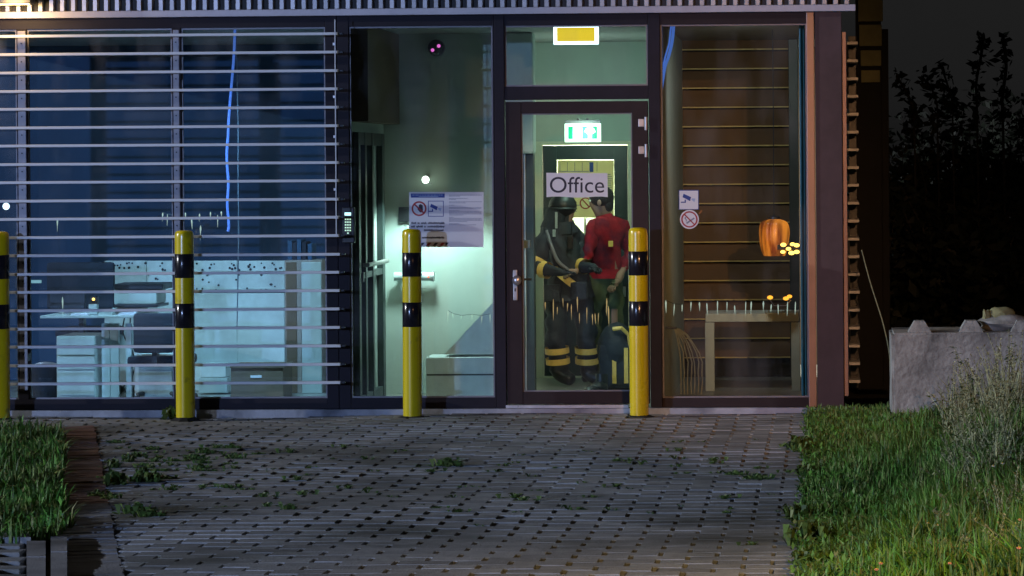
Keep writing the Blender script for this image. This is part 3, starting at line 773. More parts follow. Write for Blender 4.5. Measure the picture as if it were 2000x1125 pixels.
# floodlight, top left
fl = P(22, 3, -.2)
t = thing('floodlight', 'glaring warm floodlight at the eaves over the far left window', 'lamp', (fl.x, fl.y, fl.z))
obj('housing', MB().rbox(fl.x - .16, fl.x + .16, fl.y - .03, fl.y + .1, fl.z - .02, fl.z + .20, .01).box(fl.x - .02, fl.x + .02, fl.y + .1, .03, fl.z + .06, fl.z + .1), M['dark'], t)
obj('lens', MB().add([(fl.x - .14, fl.y - .035, fl.z + .17), (fl.x + .14, fl.y - .035, fl.z + .17), (fl.x + .14, fl.y - .01, fl.z - .025), (fl.x - .14, fl.y - .01, fl.z - .025),
    (fl.x - .14, fl.y - .028, fl.z + .17), (fl.x + .14, fl.y - .028, fl.z + .17), (fl.x + .14, fl.y - .003, fl.z - .025), (fl.x - .14, fl.y - .003, fl.z - .025)], [(3, 2, 1, 0), (4, 5, 6, 7), (0, 1, 5, 4), (1, 2, 6, 5), (2, 3, 7, 6), (3, 0, 4, 7)]), E['flood'], t)
light('POINT', 'floodlight_light', (fl.x, fl.y - .18, fl.z - .02), 22, (1, .62, .24), parent=t, shadow_soft_size=.08)

# ================================================================== things in the lobby
def exit_sign(px0, py0, px1, py1, Y, name, lab, face, edge):
    c = P((px0 + px1) / 2, py0, Y); t = thing(name, lab, 'sign', tuple(c))
    a = P(px0, py1, Y); b = P(px1, py0, Y)
    obj('housing', MB().rbox(a.x, b.x, Y, Y + .045, a.z, b.z, .004), edge, t)
    i0 = P(px0 + 7, py1 - 6, Y); i1 = P(px1 - 7, py0 + 6, Y)
    obj('panel', MB().box(i0.x, i1.x, Y - .004, Y - .001, i0.z, i1.z), face, t)
    obj('hanger', MB().box(c.x - .05, c.x - .03, Y + .015, Y + .03, b.z + .001, b.z + .05).box(c.x + .03, c.x + .05, Y + .015, Y + .03, b.z + .001, b.z + .05), M['rail'], t)
    return t
t = exit_sign(1081, 47.5, 1168.5, 87, .3, 'yellow_light_sign', 'lit yellow sign panel with white glowing edge behind the transom glass', E['yellowpanel'], E['yellowframe'])
t = exit_sign(1103, 241, 1173, 277.5, 2.5, 'exit_sign', 'glowing green and white exit sign hanging above the inner door', E['exitgreen'], E['exitwhite'])
Y = 2.5 - .006
obj('door_symbol', rect(MB(), 1119, 245.5, 1137, 273, Y, .001), E['exitwhite'], t)
arrow = MB(); disc(arrow, 1152, 254.5, 7.5, Y, .001); rect(arrow, 1148.5, 255, 1156, 272.5, Y - .0015, .001); arrow.prism(pp([(1141, 257), (1145, 250), (1160, 250), (1163.5, 258), (1156, 262), (1148, 262)], Y - .003), Y - .003, .001)
obj('arrow_symbol', arrow, E['exitwhite'], t)
obj('bracket', MB().rbox(P(1103, 236, 2.5).x, P(1173, 236, 2.5).x, 2.5, 2.55, P(1138, 240.5, 2.5).z, P(1138, 234.5, 2.5).z, .003), M['rail'], t)
sc_ = P(1138, 258, 2.42)
light('POINT', 'exit_sign_light', (sc_.x, 2.40, sc_.z - .02), 8, (.70, 1.0, .85), parent=t, shadow_soft_size=.1)
light('POINT', 'exit_sign_back_light', (sc_.x, 2.62, sc_.z + .05), 9, (.70, 1.0, .85), parent=t, shadow_soft_size=.1)
# wall lamp
wl_ = P(832, 351, YA - .1)
t = thing('wall_lamp', 'small glaring white lamp on the lobby wall above the notice sheet', 'lamp', tuple(wl_))
obj('lamp_body', MB().tube([(wl_.x, YA - .004, wl_.z + .02), (wl_.x, YA - .10, wl_.z + .02)], .016, 10).box(wl_.x - .035, wl_.x + .05, YA - .11, YA - .09, wl_.z - .034, wl_.z - .026), M['rail'], t)
obj('bulb', MB().ball((wl_.x, YA - .125, wl_.z), .030, 14), E['bulb'], t, smooth=True)
light('SPOT', 'wall_lamp_light', (wl_.x, YA - .5, wl_.z - .06), 96, (.72, 1.0, .92), (wl_.x + .05, YA - .30, .3), t, spot_size=R(120), spot_blend=.35, shadow_soft_size=.1)
# dome camera
dc = P(851, 93, YA - .08)
t = thing('dome_camera', 'round black dome camera with two pink glowing spots high on the lobby wall', 'camera', tuple(dc))
obj('dome', MB().ball((dc.x, YA - .06, dc.z), .068, 20, (1, .7, 1)), M['dark'], t, smooth=True)
obj('mount', MB().tube([(dc.x, YA - .003, dc.z), (dc.x, YA - .05, dc.z)], .07, 20), M['rail'], t)
for dx, dz in ((-.022, -.022), (.030, .012)):
    obj('infrared_led', MB().ball((dc.x + dx, YA - .115, dc.z + dz), .015, 10), E['pinkled'], t)
# wall dispenser rod
hp = P(808, 540, YA - .1)
t = thing('wall_handrail', 'short grey cylinder rail on the lobby wall behind the bollard', 'rail', tuple(hp))
xa_, xb_ = P(770, 540, YA - .1).x, P(845, 540, YA - .1).x
obj('tube', MB().tube([(xa_, YA - .1, hp.z), (xb_, YA - .1, hp.z)], .036, 16).box(xa_ + .03, xa_ + .06, YA - .08, YA - .002, hp.z - .02, hp.z + .02), M['tablegrey'], t, smooth=True)
obj('end_disc', MB().tube([(xb_ - .001, YA - .1, hp.z), (xb_ + .012, YA - .1, hp.z)], .045, 18), M['thresh'], t)
obj('led', MB().ball((xb_ - .03, YA - .138, hp.z - .005), .008, 8), E['redled'], t)
rp = P(697, 545, .5)
t = thing('door_reader', 'grey card reader with red led on the side door', 'reader', tuple(rp))
obj('housing', MB().rbox(P(693, 540, .45).x, P(712, 540, .45).x, .40, .45, P(700, 551, .45).z, P(700, 531, .45).z, .006), M['rail'], t)
obj('led', MB().ball((P(697, 546, .39).x, .396, P(697, 546, .39).z), .010, 8), E['redled'], t)
# grey counter in the lobby; its slanted side stands in for a light patch
Y = 1.45
t = thing('light_patch_counter', 'grey counter with a slanting side in the lobby behind the lower glass', 'counter', tuple(G(900, 770)))
t.location = (P(900, 770, Y).x, Y, 0); ORG[t.name] = Vector(t.location)
a = pp([(868, 692), (962, 592), (975, 592), (975, 692)], Y)
obj('light_patch_panel', MB().prism(a, Y, .3), M['tablegrey'], t)
obj('base', MB().rbox(P(832, 700, Y).x, P(972, 700, Y).x, Y - .02, Y + .35, ZF, P(900, 697, Y).z, .01), M['tablegrey'], t)
obj('drawer_line', MB().box(P(834, 730, Y).x, P(970, 730, Y).x, Y - .026, Y - .021, P(900, 733, Y).z, P(900, 730, Y).z), M['innerdoor'], t)
# paper sheets on the inner door window
Yp = YB + .012
t = thing('plan_sheet', 'cream evacuation plan sheets pinned behind the inner door window', 'notice', tuple(P(1144, 440, Yp)))
obj('sheet', rect(MB(), 1089, 313, 1199, 425, Yp, .002), SHEET, t)
ln = MB()
for k in range(6): rect(ln, 1093 + k * 14.5, 317, 1094.2 + k * 14.5, 335, Yp - .001)
for k in range(14): rect(ln, 1187, 340 + 4.2 * k, 1187 + rnd.uniform(5, 11), 341.4 + 4.2 * k, Yp - .001)
rect(ln, 1092, 334, 1150, 335.4, Yp - .001)
for k in range(4): rect(ln, 1100, 394 + k * 6, 1100 + rnd.uniform(24, 40), 395.5 + k * 6, Yp - .001)
tag(obj('plan_line', ln, M['inkgrey'], t), kind='stuff')
obj('plan_block', rect(MB(), 1152, 317, 1159, 336, Yp - .001), M['inkblue'], t)
obj('prohibition_ring', ring(MB(), 1143.5, 397, 9, 11.5, Yp - .002), M['inkred'], t)
obj('prohibition_bar', MB().prism(pp([(1136, 390), (1138, 388.5), (1151.5, 403), (1149.5, 404.8)], Yp - .003), Yp - .003), M['inkred'], t)
obj('window_bar', MB().box(P(1141, 480, Yp).x, P(1145, 480, Yp).x, Yp - .002, Yp + .003, P(1143, 547, Yp).z, P(1143, 426, Yp).z), M['cream'], t)
light('AREA', 'back_room_fill_light', (P(1150, 400, 4.3).x, 4.35, ZC - .08), 380, (1, .93, .78), (P(1150, 400, 4.3).x, 4.35, 0), None, size=.5)  # unseen lamp added to brighten the inner door window
cl = thing('added_ceiling_light', 'round ceiling light in the room behind the inner door', 'lamp', (P(1150, 400, 4.3).x, 4.35, ZC))  # added lamp, unseen
obj('diffuser', MB().lathe((P(1150, 400, 4.3).x, 4.35, ZC - .06), [(.12, 0), (.16, .02), (.16, .056)], 20), E['added_cold'], cl)

# ------------------------------------------------------------------ people
def skin_mesh(name, joints, edges, mats, pick, sub=2, fold=.015):
    """one continuous surface grown over a skeleton; joints: name -> (x, y, z, r or (rx, ry))"""
    ks = list(joints); idx = {k: i for i, k in enumerate(ks)}
    me = bpy.data.meshes.new(name); me.from_pydata([joints[k][:3] for k in ks], [(idx[a], idx[b]) for a, b in edges], [])
    o = bpy.data.objects.new(name, me); COL.objects.link(o)
    o.modifiers.new('skin', 'SKIN'); sv = me.skin_vertices[0].data
    for k in ks:
        r = joints[k][3]; sv[idx[k]].radius = r if isinstance(r, tuple) else (r, r)
    sv[0].use_root = True
    o.modifiers.new('sub', 'SUBSURF').levels = sub
    dg = bpy.context.evaluated_depsgraph_get(); m2 = bpy.data.meshes.new_from_object(o.evaluated_get(dg))
    o.modifiers.clear(); o.data = m2; bpy.data.meshes.remove(me); m2.name = name
    m2.materials.clear()
    for m in mats: m2.materials.append(m)
    rr = random.Random(len(joints)); ph = [(rr.uniform(14, 34), rr.uniform(14, 34), rr.uniform(20, 46), rr.uniform(0, 6)) for _ in range(6)]
    for v in m2.vertices:
        if .12 < v.co.z < 1.38 and fold: v.co += v.normal * fold * sum(math.sin(a * v.co.x + b * v.co.y + c * v.co.z + p) for a, b, c, p in ph) * .4
    for p in m2.polygons: p.material_index = pick(p.center); p.use_smooth = True
    return o
def add_hand(J, Ed, wrist, tag_, d, side, curl=.5):
    """palm, four bent fingers and a thumb grown from the wrist; d = forearm direction"""
    w = Vector(J[wrist][:3]); d = d.normalized(); s = d.cross(Vector((0, 0, 1))).normalized() * side; n_ = s.cross(d).normalized()
    J['palm' + tag_] = (*(w + d * .07), .026); Ed.append((wrist, 'palm' + tag_))
    for k, (off, ln) in enumerate(((-.027, .066), (-.009, .078), (.009, .074), (.027, .056))):
        a = w + d * .095 + s * off; b = a + d * ln * .5 - Vector((0, 0, 1)) * ln * curl * .2; c = b + d * ln * .3 - Vector((0, 0, 1)) * ln * curl * .5
        for q, pnt, r in (('a', a, .0095), ('b', b, .0088), ('c', c, .0075)): J['finger%d%s%s' % (k, q, tag_)] = (*pnt, r)
        Ed += [('palm' + tag_, 'finger%da%s' % (k, tag_)), ('finger%da%s' % (k, tag_), 'finger%db%s' % (k, tag_)), ('finger%db%s' % (k, tag_), 'finger%dc%s' % (k, tag_))]
    a = w + d * .035 + s * -.035; b = a + d * .035 - s * .018; J['thumb_a' + tag_] = (*a, .011); J['thumb_b' + tag_] = (*b, .009)
    Ed += [('palm' + tag_, 'thumb_a' + tag_), ('thumb_a' + tag_, 'thumb_b' + tag_)]
YPER = 2.75
def base_edges(arms=True):
    return [('pelvis', 'waist'), ('waist', 'chest'), ('chest', 'neck'), ('neck', 'head'), ('head', 'crown'), ('head', 'nose'),
     ('pelvis', 'hip_a'), ('hip_a', 'knee_a'), ('knee_a', 'ankle_a'), ('ankle_a', 'toe_a'), ('pelvis', 'hip_b'), ('hip_b', 'knee_b'), ('knee_b', 'ankle_b'), ('ankle_b', 'toe_b'),
     ('chest', 'shoulder_a'), ('shoulder_a', 'elbow_a'), ('elbow_a', 'wrist_a'), ('chest', 'shoulder_b'), ('shoulder_b', 'elbow_b'), ('elbow_b', 'wrist_b')]
def band(name, a, b, t, r, w, parent, mt=None):
    a = Vector(a); b = Vector(b); c = a.lerp(b, t); d = (b - a).normalized()
    return obj(name, MB().tube([c - d * w / 2, c + d * w / 2], r, 16, cap=False), mt or M['reflective'], parent, smooth=True)
# dark clad responder, turned to the right
fx = P(1112, 560, YPER).x
t = thing('person', 'person in dark turnout coat and helmet with amber reflective bands, in profile behind the door', 'person', (fx, YPER, ZF))
q = lambda x, y, z, r: (x, y, z, r)
J = {'pelvis': q(.0, 0, .84, (.155, .13)), 'waist': q(-.01, 0, 1.02, (.16, .135)), 'chest': q(-.05, 0, 1.24, (.185, .15)), 'neck': q(-.05, -.02, 1.40, .066), 'head': q(-.04, -.03, 1.51, (.088, .098)), 'crown': q(-.04, -.02, 1.58, .068), 'nose': q(.052, -.05, 1.49, .018),
     'hip_a': q(-.10, -.05, .76, .115), 'knee_a': q(-.11, -.10, .45, .094), 'ankle_a': q(-.09, -.06, .10, .080), 'toe_a': q(.05, -.14, .05, .055),
     'hip_b': q(.10, .03, .76, .115), 'knee_b': q(.15, -.04, .45, .094), 'ankle_b': q(.15, .02, .10, .080), 'toe_b': q(.28, -.06, .05, .055),
     'shoulder_a': q(-.19, -.08, 1.29, .098), 'elbow_a': q(-.30, -.16, 1.02, .080), 'wrist_a': q(-.05, -.32, .99, .040),
     'shoulder_b': q(.08, .10, 1.28, .080), 'elbow_b': q(.10, -.08, 1.04, .062), 'wrist_b': q(.20, -.24, 1.02, .040)}
Ed = base_edges()
add_hand(J, Ed, 'wrist_a', 'a', Vector((.22, -.10, 0)), 1); add_hand(J, Ed, 'wrist_b', 'b', Vector((.12, -.16, -.02)), -1)
Jw = {k: Vector(v[:3]) + Vector((fx, YPER, ZF)) for k, v in J.items()}
body = skin_mesh('body', J, Ed, [M['jacket'], M['skin'], M['dark']], lambda c: 1 if (c.z > 1.40 and c.x > .0) else (2 if c.z < .14 else 0)); body.parent = t
hh = MB(); hc = Jw['head'] + Vector((-.01, .0, .04))
hh.ball(hc, .118, 20, (1.05, .95, .92)); hh.lathe((hc.x, hc.y, hc.z - .03), [(.120, 0), (.128, .004), (.126, .012), (.116, .02)], 24)
obj('helmet', hh, M['dark'], t, smooth=True)
obj('neck_flap', MB().tube([(hc.x - .045, hc.y, hc.z - .02), (hc.x - .06, hc.y, hc.z - .12), (hc.x - .075, hc.y + .01, hc.z - .2)], [.10, .105, .125], 14, cap=False), M['jacket'], t, smooth=True)
obj('helmet_strap', MB().box(hc.x - .055, hc.x - .035, hc.y - .128, hc.y - .115, hc.z - .19, hc.z - .05).box(hc.x - .075, hc.x - .05, hc.y - .15, hc.y - .13, hc.z - .26, hc.z - .20), M['silver'], t)
band('arm_band', Jw['elbow_a'], Jw['wrist_a'], .45, .074, .065, t); band('arm_band', Jw['shoulder_a'], Jw['elbow_a'], .80, .094, .06, t)
band('arm_band', Jw['elbow_b'], Jw['wrist_b'], .3, .066, .07, t)
ct = obj('coat_skirt', MB().tube([Jw['waist'] + Vector((0, 0, -.03)), Jw['pelvis'] + Vector((0, 0, -.02)), Jw['pelvis'] + Vector((.01, 0, -.10))], [.17, .20, .215], 20, cap=False), M['jacket'], t, smooth=True)
obj('hem_band', MB().tube([Jw['pelvis'] + Vector((-.02, 0, .055)), Jw['pelvis'] + Vector((.02, 0, .105))], [.215, .206], 22, cap=False), M['reflective'], t, smooth=True)
for kk in ('a', 'b'):
    for tt in (.40, .66): band('leg_band', Jw['knee_' + kk], Jw['ankle_' + kk], tt, .105, .052, t)
for dx_, dz_ in ((-.13, -.02), (.10, .0)):
    c_ = Jw['pelvis'] + Vector((dx_, -.19, dz_)); obj('coat_pocket', MB().rbox(c_.x - .07, c_.x + .07, c_.y - .03, c_.y + .05, c_.z - .09, c_.z + .06, .012), M['jacket'], t)
c_ = Jw['chest']; obj('radio', MB().rbox(c_.x + .05, c_.x + .10, c_.y - .21, c_.y - .15, c_.z - .06, c_.z + .06, .008).tube([(c_.x + .09, c_.y - .18, c_.z + .06), (c_.x + .09, c_.y - .18, c_.z + .17)], .006, 6), M['dark'], t)
obj('collar', MB().tube([Jw['neck'] + Vector((0, 0, -.08)), Jw['neck'] + Vector((-.005, -.01, .02))], [.13, .10], 16, cap=False), M['jacket'], t, smooth=True)
obj('harness_strap', MB().tube(smooth([c_ + Vector((-.13, -.13, .10)), c_ + Vector((-.09, -.185, -.02)), c_ + Vector((-.03, -.185, -.16)), c_ + Vector((.06, -.17, -.24))]), .016, 8), M['rail'], t, smooth=True)
# person in red
rx = P(1180, 560, YPER).x
t = thing('person', 'person in red jersey and olive trousers, head partly behind the Office sign', 'person', (rx, YPER + .15, ZF))
J = {'pelvis': q(.0, 0, .90, (.135, .115)), 'waist': q(.0, 0, 1.06, (.130, .105)), 'chest': q(.01, 0, 1.29, (.165, .12)), 'neck': q(-.01, -.01, 1.46, .054), 'head': q(-.045, -.02, 1.58, (.080, .098)), 'crown': q(-.035, -.01, 1.665, .066), 'nose': q(-.135, -.03, 1.56, .017),
     'hip_a': q(-.08, -.03, .82, .090), 'knee_a': q(-.10, -.06, .48, .068), 'ankle_a': q(-.09, -.02, .09, .046), 'toe_a': q(-.21, -.08, .04, .036),
     'hip_b': q(.08, .03, .82, .090), 'knee_b': q(.09, .0, .48, .068), 'ankle_b': q(.11, .04, .09, .046), 'toe_b': q(.02, -.06, .04, .036),
     'shoulder_a': q(-.10, -.12, 1.38, .066), 'elbow_a': q(-.13, -.20, 1.12, .050), 'wrist_a': q(-.22, -.32, 1.00, .030),
     'shoulder_b': q(.17, .05, 1.37, .066), 'elbow_b': q(.20, .02, 1.10, .050), 'wrist_b': q(.13, -.12, .92, .030)}
Ed = base_edges()
add_hand(J, Ed, 'wrist_a', 'a', Vector((-.12, -.14, -.05)), 1); add_hand(J, Ed, 'wrist_b', 'b', Vector((-.08, -.14, -.10)), -1)
Jw = {k: Vector(v[:3]) + Vector((rx, YPER + .15, ZF)) for k, v in J.items()}
def pick(c):
    if c.z < .10: return 3
    if c.z > 1.455: return 1
    arm = c.y < -.2 and c.z < 1.09
    if arm or (c.y < -.07 and c.x > .10 and c.z < 1.02): return 1
    return 0 if c.z > .95 else 2
body = skin_mesh('body', J, Ed, [M['red'], M['skin'], M['olive'], M['dark']], pick); body.parent = t
hc = Jw['head']
hr = MB().ball((hc.x + .018, hc.y + .005, hc.z + .045), .102, 20, (1.08, .98, .95)); hr.ball((hc.x + .075, hc.y + .005, hc.z - .02), .06, 14, (.8, 1.1, 1.3))
obj('hair', hr, M['hair'], t, smooth=True)
obj('ear', MB().ball((hc.x + .005, hc.y - .098, hc.z - .005), .024, 10, (.8, .4, 1.2)), M['skin'], t, smooth=True)
obj('eye', MB().ball((hc.x - .082, hc.y - .045, hc.z + .012), .011, 8), M['petal'], t)
obj('jersey_hem', MB().tube([Jw['pelvis'] + Vector((0, 0, .10)), Jw['pelvis'] + Vector((0, 0, .02))], [.150, .160], 20, cap=False), M['red'], t, smooth=True)
obj('collar', MB().tube([Jw['neck'] + Vector((.01, 0, -.03)), Jw['neck'] + Vector((0, 0, .01))], [.088, .068], 16, cap=False), M['red'], t, smooth=True)
obj('chest_patch', MB().rbox(Jw['chest'].x + .03, Jw['chest'].x + .07, Jw['chest'].y - .165, Jw['chest'].y - .155, 1.20, 1.25, .003), M['reflective'], t)
obj('knee_patch', MB().rbox(Jw['knee_b'].x - .035, Jw['knee_b'].x + .02, Jw['knee_b'].y - .085, Jw['knee_b'].y - .070, .42, .66, .006), M['skin'], t)
# kit bag with yellow straps on floor
Y = 2.35; kx = P(1205, 700, Y).x
t = thing('kit_bag', 'bulging dark kit bag with yellow straps on the floor by the red jersey', 'bag', (kx, Y, ZF))
bagm = MB(); bagm.ball((kx, Y, .33), .2, 20, (.85, .8, 1.2)); bagm.rbox(kx - .15, kx + .15, Y - .14, Y + .14, ZF, .40, .06)
obj('sack', bagm, M['jacket'], t, smooth=True)
for dx in (-.03, .07):
    obj('strap', MB().box(kx + dx, kx + dx + .035, Y - .148, Y - .142, .06, .36), M['reflective'], t)
obj('strap', MB().tube([(kx - .02, Y - .14, .52), (kx + .05, Y - .165, .53), (kx + .11, Y - .13, .47), (kx + .125, Y - .12, .36)], .017, 8), M['reflective'], t)
tag(obj('work_boots', MB().ball((P(1170, 750, 1.9).x, 1.9, .05), .06, 14, (1.3, 1.6, .9)).ball((P(1170, 750, 1.9).x - .05, 1.8, .04), .05, 12, (1.2, 1.4, .7)).tube([(P(1170, 750, 1.9).x + .02, 1.92, .05), (P(1170, 750, 1.9).x + .02, 1.93, .16)], .05, 12), M['dark'], loc=(P(1170, 750, 1.9).x, 1.9, ZF), smooth=True), 'dark boot standing on the floor just inside the door', 'boot')
# cream sill strip on threshold of the inner door
bpart('inner_sill', MB().box(bx0, bx1, YB - .06, YB - .021, ZF + .001, .022), M['cream'])
light('AREA', 'people_fill_light', (P(1150, 400, .6).x, .6, ZC - .03), 5.5, (1.0, .96, .80), (P(1150, 600, 2.4).x, 2.55, .6), None, size=.2, spread=R(62))  # lamp added inside the entrance, aimed at the two people
cl = thing('added_ceiling_light', 'small square ceiling light just inside the entrance above the transom', 'lamp', (P(1127, 400, .6).x, .6, ZC))  # added to light the two people
obj('frame', MB().box(cl.location.x - .17, cl.location.x + .17, 0.5, 0.7, ZC - .010, ZC - .003), M['thresh'], cl)
obj('diffuser', MB().box(cl.location.x - .15, cl.location.x + .15, 0.52, 0.68, ZC - .013, ZC - .0105), E['added_white'], cl)

# ================================================================== things in the left office
def bx(px0, py0, px1, py1, Y, d, mt, parent, name, b=.006):
    a = P(px0, py1, Y); c = P(px1, py0, Y); return obj(name, MB().rbox(a.x, c.x, Y, Y + d, max(a.z, ZF + .002), c.z, b), mt, parent)
Y = 2.3
t = thing('partition_screen', 'white panelled partition with black dotted top strip behind the louvres', 'partition', (P(400, 700, Y).x, Y, ZF))
for (x0, x1) in ((204, 286), (287, 372), (373, 463), (464, 556)):
    bx(x0, 509, x1, 571, Y, .04, M['white'], t, 'panel'); bx(x0, 572.5, x1, 640, Y + .002, .04, M['white'], t, 'panel'); bx(x0, 641.5, x1, 777, Y, .04, M['white'], t, 'panel')
dots = MB()
for k in range(80):
    cx, cy = rnd.uniform(215, 550), rnd.choice((rnd.uniform(513, 528), rnd.uniform(532, 568)))
    disc(dots, cx, cy, rnd.uniform(1.6, 2.8), Y - .003, .002, 8)
tag(obj('dot', dots, M['dark'], t), kind='stuff')
Y = 2.0
t = thing('grey_cabinet', 'tall taupe cabinet standing right of the white partition', 'cabinet', (P(595, 700, Y).x, Y, ZF))
bx(558, 508, 629, 780, Y, .4, M['taupe'], t, 'body'); bx(560, 512, 579, 772, Y - .02, .018, M['walldk'], t, 'door'); bx(581, 512, 588, 772, Y - .02, .018, M['taupe'], t, 'door'); bx(590, 512, 627, 772, Y - .02, .018, M['screen'], t, 'door')
Y = 1.3
t = thing('storage_box', 'low brown box with a pale label on the office floor', 'box', (P(502, 700, Y).x, Y, ZF))
bx(451, 718, 553, 790, Y, .4, M['card'], t, 'body'); bx(449, 713.5, 555, 719, Y - .012, .42, M['card'], t, 'lid', .003); bx(489, 733, 511, 738, Y - .006, .004, M['paper'], t, 'label', .001)
Y = 1.1
t = thing('desk', 'office desk with pale drawer units seen through the louvres', 'desk', (P(170, 700, Y).x, Y, ZF))
bx(78, 616, 264, 622, Y, .8, M['screen'], t, 'desk_top', .004)
for a, b in ((199, 214), (216, 231), (246, 256), (263, 275)): bx(a, 632, b, 777, Y + .1, .05, M['tablegrey'], t, 'leg', .004)
dr_ = bx(111, 656, 186, 780, Y + .05, .5, M['white'], t, 'drawer_unit')
for a, b in ((660, 694), (696, 722), (724, 772)): bx(113, a, 184, b, Y + .035, .014, M['white'], dr_, 'drawer', .004)
dr_ = bx(268, 692, 338, 780, Y + .05, .5, M['white'], t, 'drawer_unit')
for a, b in ((696, 722), (724, 772)): bx(270, a, 336, b, Y + .035, .014, M['white'], dr_, 'drawer', .004)
Y = 1.25
t = thing('printer', 'pale desktop printer with dark top on the office desk', 'printer', (P(280, 600, Y).x, Y, P(280, 616, Y).z))
bx(223, 566, 305, 594, Y, .35, M['screen'], t, 'body'); bx(223, 554, 318, 566, Y - .01, .37, M['dark'], t, 'lid'); bx(222, 595, 308, 601, Y - .08, .4, M['dark'], t, 'paper_tray')
bx(218, 602, 270, 616, Y, .35, M['screen'], t, 'base')
def chair(px0, py0, px1, py1, Y, lab, seat_py):
    a = P(px0, py1, Y); c = P(px1, py0, Y); xm = (a.x + c.x) / 2
    t = thing('office_chair', lab, 'chair', (xm, Y, ZF), 'office chairs at the desk')
    obj('backrest', MB().rbox(a.x, c.x, Y, Y + .07, a.z, c.z, .05), M['fabric'], t, smooth=True)
    zs = P(px0, seat_py, Y).z
    obj('seat', MB().rbox(xm - .24, xm + .24, Y + .08, Y + .55, zs - .05, zs + .03, .03), M['fabric'], t, smooth=True)
    obj('column', MB().tube([(xm, Y + .3, .08), (xm, Y + .3, zs - .05)], .025, 10).box(xm - .02, xm + .02, Y + .03, Y + .12, zs - .03, a.z + .05), M['dark'], t)
    base = MB()
    for k in range(5):
        an = 2 * math.pi * k / 5 + .3; base.tube([(xm, Y + .3, .09), (xm + .26 * math.cos(an), Y + .3 + .26 * math.sin(an), .07)], .018, 8); base.ball((xm + .26 * math.cos(an), Y + .3 + .26 * math.sin(an), .035), .03, 8)
    obj('star_base', base, M['dark'], t)
chair(90, 512, 222, 606, 1.75, 'wide dark high back office chair behind the desk left of the printer', 650)
chair(259, 612, 340, 690, 1.0, 'dark low back office chair beside the second bollard', 705)
Y = 1.2
t = thing('desk_lamp', 'small pale device with orange light on the desk', 'lamp', (P(181, 600, Y).x, Y, P(181, 616, Y).z))
bx(173, 594, 189, 615, Y, .06, M['screen'], t, 'stand'); obj('led', MB().ball(tuple(P(182.5, 584.5, Y - .01)), .012, 10), E['amberhot'], t); bx(175, 579, 190, 593, Y + .004, .05, M['dark'], t, 'head')
tag(bx(57, 546, 80, 553, 1.6, .02, E['added_cold'], None, 'status_panel') if False else obj('status_panel', MB().box(P(57, 550, 2.8).x, P(80, 550, 2.8).x, 2.8, 2.82, P(70, 553, 2.8).z, P(70, 547, 2.8).z), emit('status_panel', (.35, .65, .65), .5), loc=tuple(P(68, 553, 2.8))), 'small pale glowing bar at the left of the dark chair', 'light')
Y = 1.45
t = thing('monitor', 'dark computer monitor on the desk left of the orange indicator light', 'monitor', (P(130, 616, Y).x, Y, P(130, 616, Y).z))
bx(96, 566, 166, 606, Y, .03, M['dark'], t, 'display'); bx(126, 606, 134, 617, Y + .01, .02, M['rail'], t, 'stand')
Y = 1.15
t = thing('keyboard', 'thin pale keyboard lying at the front of the desk', 'keyboard', (P(150, 616, Y).x, Y, P(150, 616, Y).z))
bx(138, 612.5, 172, 616, Y, .14, M['paper'], t, 'keys', .002)
t = thing('paper_stack', 'loose stack of papers hanging over the desk edge', 'papers', (P(245, 616, Y).x, Y, P(245, 616, Y).z))
for k in range(4): bx(228 + k * 2.3, 614.2 - k * 1.5, 262 + k * 1.7, 615.6 - k * 1.5, Y - .02 + .01 * k, .2, M['paper'], t, 'sheet', .001)
t = thing('waste_bin', 'dark round waste bin under the left end of the desk', 'bin', (P(90, 760, 1.4).x, 1.4, ZF))
b_ = t.location; obj('bin_body', MB().lathe((b_.x, b_.y, ZF), [(.10, .002), (.13, .28), (.125, .282), (.12, .26)], 18), M['fabric'], t, smooth=True)
obj('liner', MB().ball((b_.x, b_.y, ZF + .27), .115, 12, (1, 1, .4)), M['paper'], t, smooth=True)
t = thing('cable_bundle', 'loose dark cables drooping under the printer table', 'cable', (P(262, 640, 1.6).x, 1.6, .6))
for k in range(4): obj('cable', MB().tube(smooth([P(248 + 8 * k, 604, 1.7), P(240 + 14 * k, 650 + 12 * k, 1.7), P(262 + 5 * k, 700, 1.7), P(235 + 12 * k, 770, 1.7)]), .006, 6), M['dark'], t, smooth=True)
t = thing('shelf_binders', 'row of dark folders standing on the grey cabinet', 'folders', (P(595, 506, 2.1).x, 2.1, P(595, 508, 2.0).z))
for k, (a_, c_) in enumerate(((562, 470), (571, 474), (580, 468), (590, 472), (601, 476))): bx(a_, c_, a_ + 8, 507.5, 2.08, .22, M['fabric' if k % 2 else 'navy'], t, 'folder', .003)
t = thing('crate_stack', 'two pale storage trays stacked at the foot of the partition', 'trays', (P(420, 760, 1.9).x, 1.9, ZF))
bx(388, 738, 444, 768, 1.9, .28, M['screen'], t, 'tray'); bx(391, 712, 441, 737, 1.92, .25, M['tablegrey'], t, 'tray')
